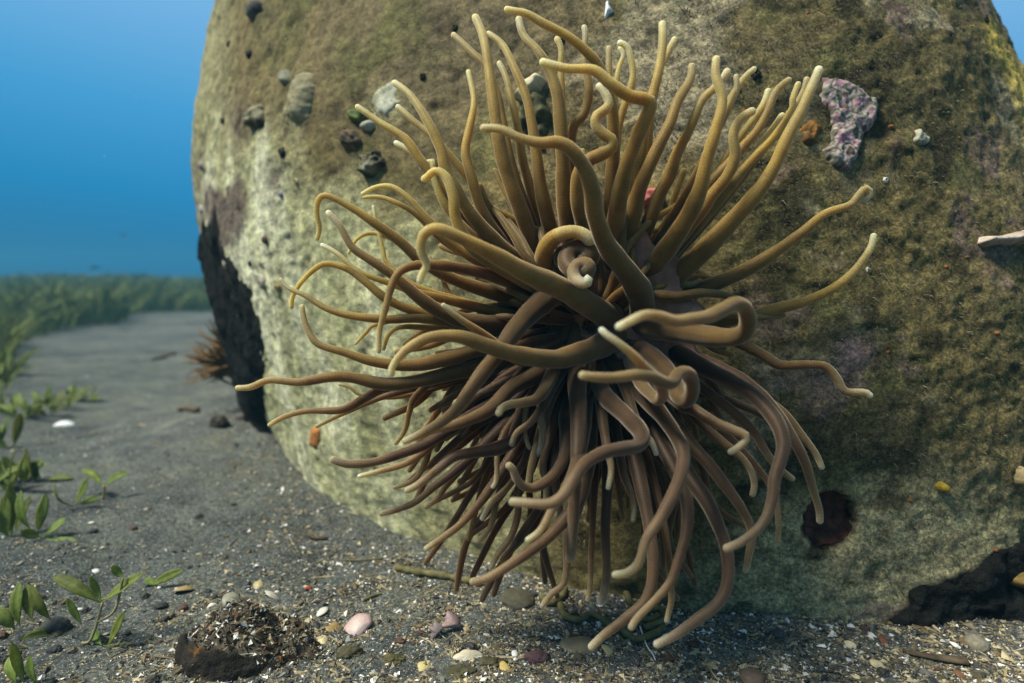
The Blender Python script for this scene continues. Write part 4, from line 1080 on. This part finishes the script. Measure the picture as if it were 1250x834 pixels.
for k, (u_, v_, ru, rv, c1, lab) in enumerate(((303, 750, 7, 4, (.75, .75, .72), "white shell valve on top of the vessel's debris"), (318, 742, 6, 4, (.72, .72, .70), "curled white chip above the white valve on the vessel"),
        (288, 777, 10, 4, (.78, .78, .76), "longest white chip lying in the vessel"), (265, 786, 6, 4, (.80, .80, .80), "bright white chip at the vessel's left lip"), (376, 779, 5, 4, (.80, .80, .80), "white bead at the vessel's right lip"),
        (366, 795, 5, 4, (.78, .78, .76), "white bead below the vessel's right lip"), (393, 784, 8, 7, (.58, .50, .28), "cream lumpy shell right of the vessel"), (283, 735, 11, 9, (.26, .26, .20), "grey-green shell standing on the vessel's back rim"),
        (332, 727, 7, 8, (.55, .50, .42), "pale splinter on the vessel's back rim"), (378, 719, 5, 6, (.35, .06, .02), "red flake behind the vessel"), (225, 722, 12, 5, (.30, .22, .09), "brown leaf scrap left of the vessel"),
        (393, 748, 9, 6, (.55, .55, .50), "grey white shell at the vessel's right back"), (315, 716, 8, 5, (.40, .33, .16), "tan chip behind the vessel"))):
    s_ = px(u_, v_)
    o = link("shell_chip", shell_mesh("shell_chip", 300 + k, ru * s_, rv * s_ * 1.3, .4 * ru * s_, c1, np.array(c1) * .85), None, M_SHELL)
    inside = k in (0, 1, 2, 3, 7, 8)
    if inside:
        dd = px(303, 790) * FPX + (.02 if v_ < 745 else .0) - (.018 if v_ > 775 else 0)
        o.location = at_depth(np.array([float(u_)]), np.array([float(v_)]), np.array([dd]))[0]
        o.rotation_euler = (.6, .3 * math.sin(k), k)
    else: put(o, u_, v_, .15 * ru * s_, (.4, .2 * math.cos(k), k))
    tag(o, lab, "shell")

# shell chips lying about, the larger ones one by one
def scatter_uv(n, lo_v=560):
    out = []
    while len(out) < n:
        u_, v_ = rng.uniform(-20, 1270), lo_v + (860 - lo_v) * rng.random() ** .75
        p = ground_at(u_, v_)
        if _bf(np.array([p[0], p[1], 0.02])) < 0.02: continue
        out.append((u_, v_, p))
    return out
CHIPW = ("white", "cream", "tan", "bright white", "brown", "pale grey", "dark grey"); PEBW = ("charcoal", "olive grey", "tan grey", "slate black", "reddish")
def where(u_, v_):
    row = "far" if v_ < 680 else ("middle" if v_ < 760 else "near")
    side = "sand among the seagrass" if u_ < 160 else "sand around the rusty vessel" if u_ < 420 else "sand left of the lowest tentacles" if u_ < 640 else "grit under the lowest tentacles" if u_ < 900 else "grit along the block's foot"
    return f"on the {row} {side}"
chip_meshes = []
for k in range(14):
    c1 = [(.68, .67, .63), (.56, .49, .33), (.40, .33, .20), (.72, .71, .68), (.30, .24, .15), (.45, .40, .32), (.20, .20, .18)][k % 7]
    m = shell_mesh("shell_chip", 400 + k, .0026, .0017, .0009, c1, np.array(c1) * .85, math.pi * rng.uniform(1.0, 2.0), k % 3 == 0); m.materials.append(M_SHELL); chip_meshes.append(m)
for k, (u_, v_, p) in enumerate(scatter_uv(150, 600)):
    o = bpy.data.objects.new("shell_chip", chip_meshes[k % 14]); COL.objects.link(o)
    o.location = (p[0], p[1], p[2] + .001); o.rotation_euler = (rng.normal(0, .4), rng.normal(0, .4), rng.uniform(0, 6.28))
    s_ = rng.uniform(.6, 1.6); o.scale = (s_, s_, s_)
    tag(o, f"small {CHIPW[k % 14 % 7]} shell chip {where(u_, v_)}", "shell", "shell chips strewn over the sand")
bits = [lump_mesh("pebble", 500 + k, .0032, .0026, .0020, c, np.array(c) * .6, .5) for k, c in enumerate(((.05, .05, .045), (.09, .08, .05), (.13, .11, .07), (.035, .04, .04), (.10, .055, .04)))]
for m in bits: m.materials.append(M_V)
for k, (u_, v_, p) in enumerate(scatter_uv(90, 600)):
    o = bpy.data.objects.new("pebble", bits[k % 5]); COL.objects.link(o)
    o.location = (p[0], p[1], p[2] + .001); o.rotation_euler = (0, 0, rng.uniform(0, 6.28)); s_ = rng.uniform(.6, 1.7); o.scale = (s_, s_, s_)
    tag(o, f"small {PEBW[k % 5]} pebble {where(u_, v_)}", "stone", "pebbles strewn over the sand")

# grit and plant crumbs: nobody could count them
def build_grit():
    n = 70000
    u_ = rng.uniform(-60, 1310, n * 2); v_ = 430 + 440 * rng.random(n * 2) ** .8
    d = ray(u_, v_); t = -CAMZ / d[:, 2]; X = d[:, 0] * t; Y = d[:, 1] * t
    P0 = np.stack([X, Y, 0 * X], -1)
    foot = np.abs(np.sqrt(np.clip(_bf(np.stack([X, Y, 0 * X + .02], -1)) + 1, 0, 9)) - 1.04)
    dens = np.clip(.22 + 1.1 * fbm(P0, 9, 3, 61) + .8 * np.exp(-(foot / .05) ** 2) + .75 * sstep(.85, .50, Y) * sstep(-.35, .0, X) + .25 * sstep(.75, .45, Y), .07, 1)
    keep = (rng.random(n * 2) < dens) & (_bf(np.stack([X, Y, 0 * X + .02], -1)) > -.02)
    X, Y = X[keep][:n], Y[keep][:n]; n = len(X)
    Z = ground_z(X, Y) + .0006
    s = np.clip(rng.lognormal(-7.0, .55, n), .0003, .0042)
    thin = rng.random(n) < .16
    A = rng.uniform(0, 6.28, n)
    base = np.array([[1, 0, 0], [-.5, .87, 0], [-.5, -.87, 0], [.1, .1, .9], [0, 0, -.7]])
    V = np.repeat(base[None], n, 0) + rng.normal(0, .28, (n, 5, 3))
    V[thin] *= np.array([5.0, .35, .35])
    V[~thin] *= np.stack([rng.uniform(.7, 1.6, (~thin).sum()), np.ones((~thin).sum()), rng.uniform(.4, 1, (~thin).sum())], -1)[:, None, :]
    c, sn = np.cos(A)[:, None], np.sin(A)[:, None]
    V = np.stack([V[..., 0] * c - V[..., 1] * sn, V[..., 0] * sn + V[..., 1] * c, V[..., 2]], -1) * s[:, None, None] + np.stack([X, Y, Z], -1)[:, None, :]
    T = np.array([[0, 1, 3], [1, 2, 3], [2, 0, 3], [1, 0, 4], [2, 1, 4], [0, 2, 4]])
    F = (np.arange(n)[:, None, None] * 5 + T[None]).reshape(-1, 3)
    pal = np.array([[.05, .055, .055], [.10, .10, .09], [.20, .18, .13], [.40, .34, .21], [.72, .72, .68], [.15, .11, .055], [.025, .027, .03], [.30, .25, .13]])
    pr = np.array([.16, .16, .15, .17, .09, .11, .08, .08])
    col = pal[rng.choice(8, n, p=pr)] * rng.uniform(.7, 1.2, (n, 1))
    col[thin] = pal[rng.choice([2, 3, 5, 7], thin.sum())] * rng.uniform(.6, 1.1, (thin.sum(), 1))
    o = link("shell_grit", mesh_np("shell_grit", V.reshape(-1, 3), F, smooth=False, attrs={"col": np.repeat(np.clip(col, 0, .8), 5, 0)}), None, M_V)
    tag(o, "fine shell grit and plant crumbs strewn over the dark sand", kind="stuff")
build_grit()

# ------------------------------------------------------------------ seagrass
def leaf_mesh(p0, p1, w, seed, face):
    """a paddle-shaped leaf: narrow stalk, broad blade, blunt tip, with a mid-rib fold"""
    r = np.random.default_rng(seed)
    p0, p1 = np.asarray(p0, float), np.asarray(p1, float); ax = p1 - p0; L = np.linalg.norm(ax); ax /= L
    sd = np.cross(ax, face); sd /= np.linalg.norm(sd) + 1e-9; up = np.cross(sd, ax)
    q = np.linspace(0, 1, 12); prof = np.interp(q, [0, .10, .25, .5, .75, .92, 1], [.10, .18, .62, 1, .95, .55, .12])
    bend = r.uniform(-.12, .16) * L
    C = p0 + ax * (L * q)[:, None] + up * (bend * np.sin(q * np.pi) - .08 * L * q ** 2)[:, None]
    V = []
    for k in range(12):
        hw = w / 2 * prof[k]
        V += [C[k] - sd * hw + up * hw * .25, C[k] - sd * hw * .5 + up * hw * .05, C[k] - up * hw * .08, C[k] + sd * hw * .5 + up * hw * .05, C[k] + sd * hw + up * hw * .25]
    V = np.array(V); n = len(V); V2 = np.vstack([V, V - up * .0004])
    F = []
    for k in range(11):
        for j in range(4):
            a = k * 5 + j; F.append((a, a + 1, a + 6, a + 5)); F.append((n + a, n + a + 5, n + a + 6, n + a + 1))
        F.append((k * 5, k * 5 + 5, n + k * 5 + 5, n + k * 5)); F.append((k * 5 + 4, n + k * 5 + 4, n + k * 5 + 9, k * 5 + 9))
    c0 = np.array([.085, .135, .026]) * r.uniform(.55, 1.3) + np.array([.02, 0, 0]) * r.random()
    col = np.repeat(c0[None], 12, 0) * np.interp(q, [0, .3, 1], [1.1, 1.0, .9])[:, None]
    col = np.repeat(col, 5, 0); col[2::5] *= 1.35
    return mesh_np("leaf", V2, F, attrs={"col": np.vstack([col, col])})

def shoot(root, leaves, label, seed, stems=()):
    """root pixel, leaves: (u0, v0, u1, v1, width px[, depth shift of the tip in px])"""
    g = ground_at(*root); d = float(project(g)[2]); s = d / FPX
    e = empty("seagrass_shoot", tuple(g)); tag(e, label, "seagrass", "seagrass shoots on the sand at left")
    r = np.random.default_rng(seed)
    for k, lf in enumerate(leaves):
        u0, v0, u1, v1, w = lf[:5]; dz = (lf[5] if len(lf) > 5 else r.uniform(-14, 14)) * s
        a = at_depth(np.array([float(u0)]), np.array([float(v0)]), np.array([d]))[0]; b = at_depth(np.array([float(u1)]), np.array([float(v1)]), np.array([d + dz]))[0]
        for p in (a, b): p[2] = max(p[2], float(ground_z(p[0], p[1])) + .001)
        face = np.array([0, -.55, .83]) + r.normal(0, .25, 3)
        part("leaf", leaf_mesh(a, b, w * s, seed * 31 + k, face / np.linalg.norm(face)), e, M_LEAF)
    for st in stems:
        C = catmull(np.vstack([at_depth(np.array([float(a)]), np.array([float(b)]), np.array([d])) for a, b in st]), 16)
        C[:, 2] = np.maximum(C[:, 2], ground_z(C[:, 0], C[:, 1]) + .0005)
        me = tube_mesh("stem", C, np.full(16, 1.7 * s), 6, {"col": np.tile([.22, .20, .11], (16, 1))})
        part("stem", me, e, M_LEAF)
    return e
shoot((108, 787), [(124, 737, 64, 702, 16), (124, 735, 110, 705, 9), (125, 735, 171, 699, 16), (150, 706, 137, 691, 10), (132, 788, 148, 748, 13), (126, 794, 172, 789, 12), (124, 790, 113, 768, 13)],
      "tall seagrass shoot with spread paddle leaves on a bare stem near bottom left", 1, [[(100, 786), (110, 782), (118, 762), (125, 736)], [(118, 760), (140, 745), (150, 706)]])
shoot((186, 716), [(184, 716, 221, 696, 11), (190, 717, 176, 706, 9)], "single slanting seagrass leaf to the right of the tall shoot", 2)
shoot((94, 622), [(90, 618, 64, 594, 11), (91, 617, 104, 584, 11), (98, 616, 118, 607, 9)], "three-leaved seagrass shoot in the middle of the left sand", 3)
shoot((127, 610), [(126, 594, 100, 571, 11), (128, 594, 156, 576, 12), (118, 614, 136, 616, 9)], "V-shaped seagrass shoot furthest right in its row", 4, [[(124, 612), (127, 602), (127, 593)]])
shoot((52, 660), [(52, 656, 79, 632, 15), (50, 656, 26, 648, 12), (56, 658, 92, 660, 11), (46, 650, 56, 604, 12), (38, 648, 22, 600, 13)], "broad-leaved seagrass shoot below the three-leaved one", 5)
shoot((12, 656), [(10, 655, 4, 606, 15), (14, 655, 12, 590, 13), (8, 656, -14, 620, 15), (18, 652, 34, 606, 12)], "tall seagrass bunch cut by the left edge, halfway down", 6)
shoot((22, 782), [(24, 764, 22, 712, 14), (18, 768, -8, 742, 17), (40, 758, 32, 714, 14), (62, 757, 36, 716, 13), (24, 790, 66, 773, 17), (100, 763, 81, 732, 9)], "dark seagrass bunch at the lower left edge", 7)
shoot((44, 838), [(46, 838, 34, 802, 13), (20, 838, 12, 800, 14), (30, 838, 16, 786, 12)], "seagrass leaves in the bottom left corner", 8)
TU = [(8, 508, "leftmost"), (28, 512, "second from left"), (50, 508, "third from left"), (70, 500, "fourth from left"), (94, 490, "last and rightmost")]
def tuft(u_, v_, n, hgt, w, label, seed):
    r = np.random.default_rng(seed); L = []
    for k in range(n):
        a = r.normal(0, .5); x = u_ + r.uniform(-14, 14); y = v_ + r.uniform(-5, 5); h = hgt * r.uniform(.55, 1.15)
        L.append((x, y, x + h * math.sin(a), y - h * math.cos(a), w * r.uniform(.7, 1.2)))
    return shoot((u_, v_), L, label, seed)
for k, (u_, v_, w_) in enumerate(TU): tuft(u_, v_, 12, 36 - 4 * k, 7, f"{w_} seagrass tuft in the row above the white shell", 40 + k)
tuft(8, 548, 9, 44, 9, "seagrass tuft at the left edge level with the white shell", 50)
tuft(26, 590, 9, 40, 10, "seagrass tuft above the broad-leaved shoot", 51)
tuft(44, 588, 7, 34, 10, "small seagrass tuft left of the three-leaved shoot", 52)
tuft(4, 600, 8, 46, 11, "seagrass tuft at the left edge above the tall bunch", 53)
tuft(12, 460, 16, 40, 7, "bushy seagrass tuft at the left edge below the meadow", 54)
tuft(6, 425, 18, 34, 6, "bushy seagrass tuft touching the meadow at the left edge", 55)

def build_meadow():
    n = 130000
    ang = rng.uniform(-0.75, 0.62, n * 3); dist = 1.9 + 13.2 * rng.random(n * 3) ** .8
    X = np.sin(ang) * dist; Y = np.cos(ang) * dist
    P = np.stack([X, Y, 0 * X], -1)
    uu = 625 + FPX * X / Y
    # edge of the bare sand tongue, wavering
    edge = np.interp(uu, [-200, 0, 25, 60, 100, 140, 170, 230, 320, 1300], [1.7, 2.3, 3.4, 4.3, 4.6, 4.4, 5.6, 6.0, 6.3, 6.3]) + .9 * fbm(P, 1.1, 3, 95)
    keep = (dist > edge) & (rng.random(n * 3) < np.clip(.55 + .8 * fbm(P, 1.6, 3, 96) + .25, .12, 1))
    X, Y, P = X[keep][:n], Y[keep][:n], P[keep][:n]; n = len(X)
    Z = ground_z(X, Y); r = np.sqrt(X * X + Y * Y)
    H = 1.2 * (.15 + .10 * fbm(P, 1.1, 3, 97) + .09 * fbm(P, 5, 2, 98)) * rng.uniform(.55, 1.25, n) * np.interp(r, [1.9, 3, 4.5, 15], [.40, .62, 1, 1.1])
    a = rng.uniform(0, 6.28, n); lean = rng.normal(0, .45, (n, 2)) + np.array([.12, 0])
    w = rng.uniform(.0022, .0045, n) * np.interp(r, [2.5, 15], [1, 1.9])
    B = np.stack([X, Y, Z - .005], -1); sd = np.stack([np.cos(a), np.sin(a), 0 * a], -1) * w[:, None]
    up = np.stack([lean[:, 0], lean[:, 1], np.ones(n)], -1)
    M = B + np.stack([lean[:, 0] * .35, lean[:, 1] * .35, np.full(n, .62)], -1) * H[:, None]
    Tp = B + np.stack([lean[:, 0] * 1.1, lean[:, 1] * 1.1, np.ones(n) * .95], -1) * H[:, None]
    V = np.stack([B - sd * .6, B + sd * .6, M + sd, M - sd, Tp], 1).reshape(-1, 3)
    k = np.arange(n)[:, None] * 5
    F = np.concatenate([k + np.array([[0, 1, 2]]), k + np.array([[0, 2, 3]]), k + np.array([[3, 2, 4]])], 0)
    c = np.array([.130, .175, .042]) * rng.uniform(.3, 1.4, (n, 1)) + np.array([.025, .012, 0]) * rng.random((n, 1))
    o = link("seagrass_meadow", mesh_np("seagrass_meadow", V, F, smooth=False, attrs={"col": np.repeat(c, 5, 0)}), None, M_LEAF)
    tag(o, "dense low green seagrass meadow beyond the sand", kind="stuff")
build_meadow()

# ------------------------------------------------------------------ small fish far off
def fish(u_, v_, d, Lpx, label, yaw):
    p = at_depth(np.array([float(u_)]), np.array([float(v_)]), np.array([d]))[0]; L = Lpx * d / FPX
    e = empty("reef_fish", tuple(p)); e.rotation_euler = (0, 0, yaw); tag(e, label, "fish")
    bpy.context.view_layer.update()
    q = np.linspace(0, 1, 14); r = np.interp(q, [0, .12, .35, .7, .9, 1], [.02, .11, .19, .12, .05, .03]) * L
    C = np.stack([(q - .5) * L, 0 * q, 0 * q], -1)
    V, F = tube(C, r, 12); V[:, 1] *= .5
    body = link("body", mesh_np("body", V, F), e, M_FISH)
    fin = [(.42, 0), (.72, .24), (.62, 0), (.72, -.24)]
    Vf = [(x * L, y, z * L) for y in (-.006 * L, .006 * L) for x, z in fin]
    link("tail_fin", mesh_np("tail_fin", Vf, [(0, 1, 2), (0, 2, 3), (4, 6, 5), (4, 7, 6), (0, 4, 5, 1), (1, 5, 6, 2), (2, 6, 7, 3), (3, 7, 4, 0)], smooth=False), e, M_FISH)
    df = [(-.15, .14), (.05, .30), (.25, .10)]
    Vf = [(x * L, y, z * L) for y in (-.005 * L, .005 * L) for x, z in df]
    link("dorsal_fin", mesh_np("dorsal_fin", Vf, [(0, 1, 2), (3, 5, 4), (0, 3, 4, 1), (1, 4, 5, 2), (2, 5, 3, 0)], smooth=False), e, M_FISH)
fish(115, 327, 5.0, 9, "tiny dark fish just above the seagrass meadow", .5)
fish(98, 336, 5.2, 10, "tiny dark fish skimming the seagrass tops", 2.8)
fish(150, 287, 7.0, 7, "tiny faint fish higher up in the blue water", .2)

def build_snow():
    """specks drifting in the water"""
    r = np.random.default_rng(8); n = 260
    d = r.uniform(.5, 4.0, n); u_ = r.uniform(-40, 1290, n); v_ = r.uniform(-20, 420, n)
    dp = block_depth(u_, v_); ok = ~(d > np.where(np.isfinite(dp), dp - .12, 99)); d, u_, v_ = d[ok], u_[ok], v_[ok]; n = len(d)
    P = at_depth(u_, v_, d); s = r.uniform(.0003, .0009, n) * d ** .5
    base = np.array([[1, 0, -.3], [-.5, .87, -.3], [-.5, -.87, -.3], [0, 0, 1]])
    V = (P[:, None] + (base[None] + r.normal(0, .25, (n, 4, 3))) * s[:, None, None]).reshape(-1, 3)
    F = (np.arange(n)[:, None, None] * 4 + np.array([[0, 1, 3], [1, 2, 3], [2, 0, 3], [1, 0, 2]])[None]).reshape(-1, 3)
    o = link("marine_snow", mesh_np("marine_snow", V, F, attrs={"col": np.tile([.55, .58, .55], (n * 4, 1))}), None, M_SHELL)
    tag(o, "pale specks of marine snow drifting in the water", kind="stuff")
build_snow()

# ------------------------------------------------------------------ the water between
def build_haze():
    bm = bmesh.new(); bmesh.ops.create_cube(bm, size=1.0)
    bmesh.ops.scale(bm, vec=(62, 62, 2.75), verts=bm.verts); bmesh.ops.translate(bm, vec=(0, 0, 0.275), verts=bm.verts)
    me = bpy.data.meshes.new("haze"); bm.to_mesh(me); bm.free()
    m = bpy.data.materials.new("sea_water_haze"); m.use_nodes = True
    nt = m.node_tree; nt.nodes.clear()
    out = nt.nodes.new("ShaderNodeOutputMaterial"); pv = nt.nodes.new("ShaderNodeVolumePrincipled")
    pv.inputs["Color"].default_value = (0.10, 0.40, 0.60, 1); pv.inputs["Density"].default_value = 0.028
    pv.inputs["Anisotropy"].default_value = 0.2
    nt.links.new(pv.outputs[0], out.inputs["Volume"])
    o = link("haze", me, None, m); tag(o, "blue sea water haze filling the whole scene", kind="stuff")
build_haze()
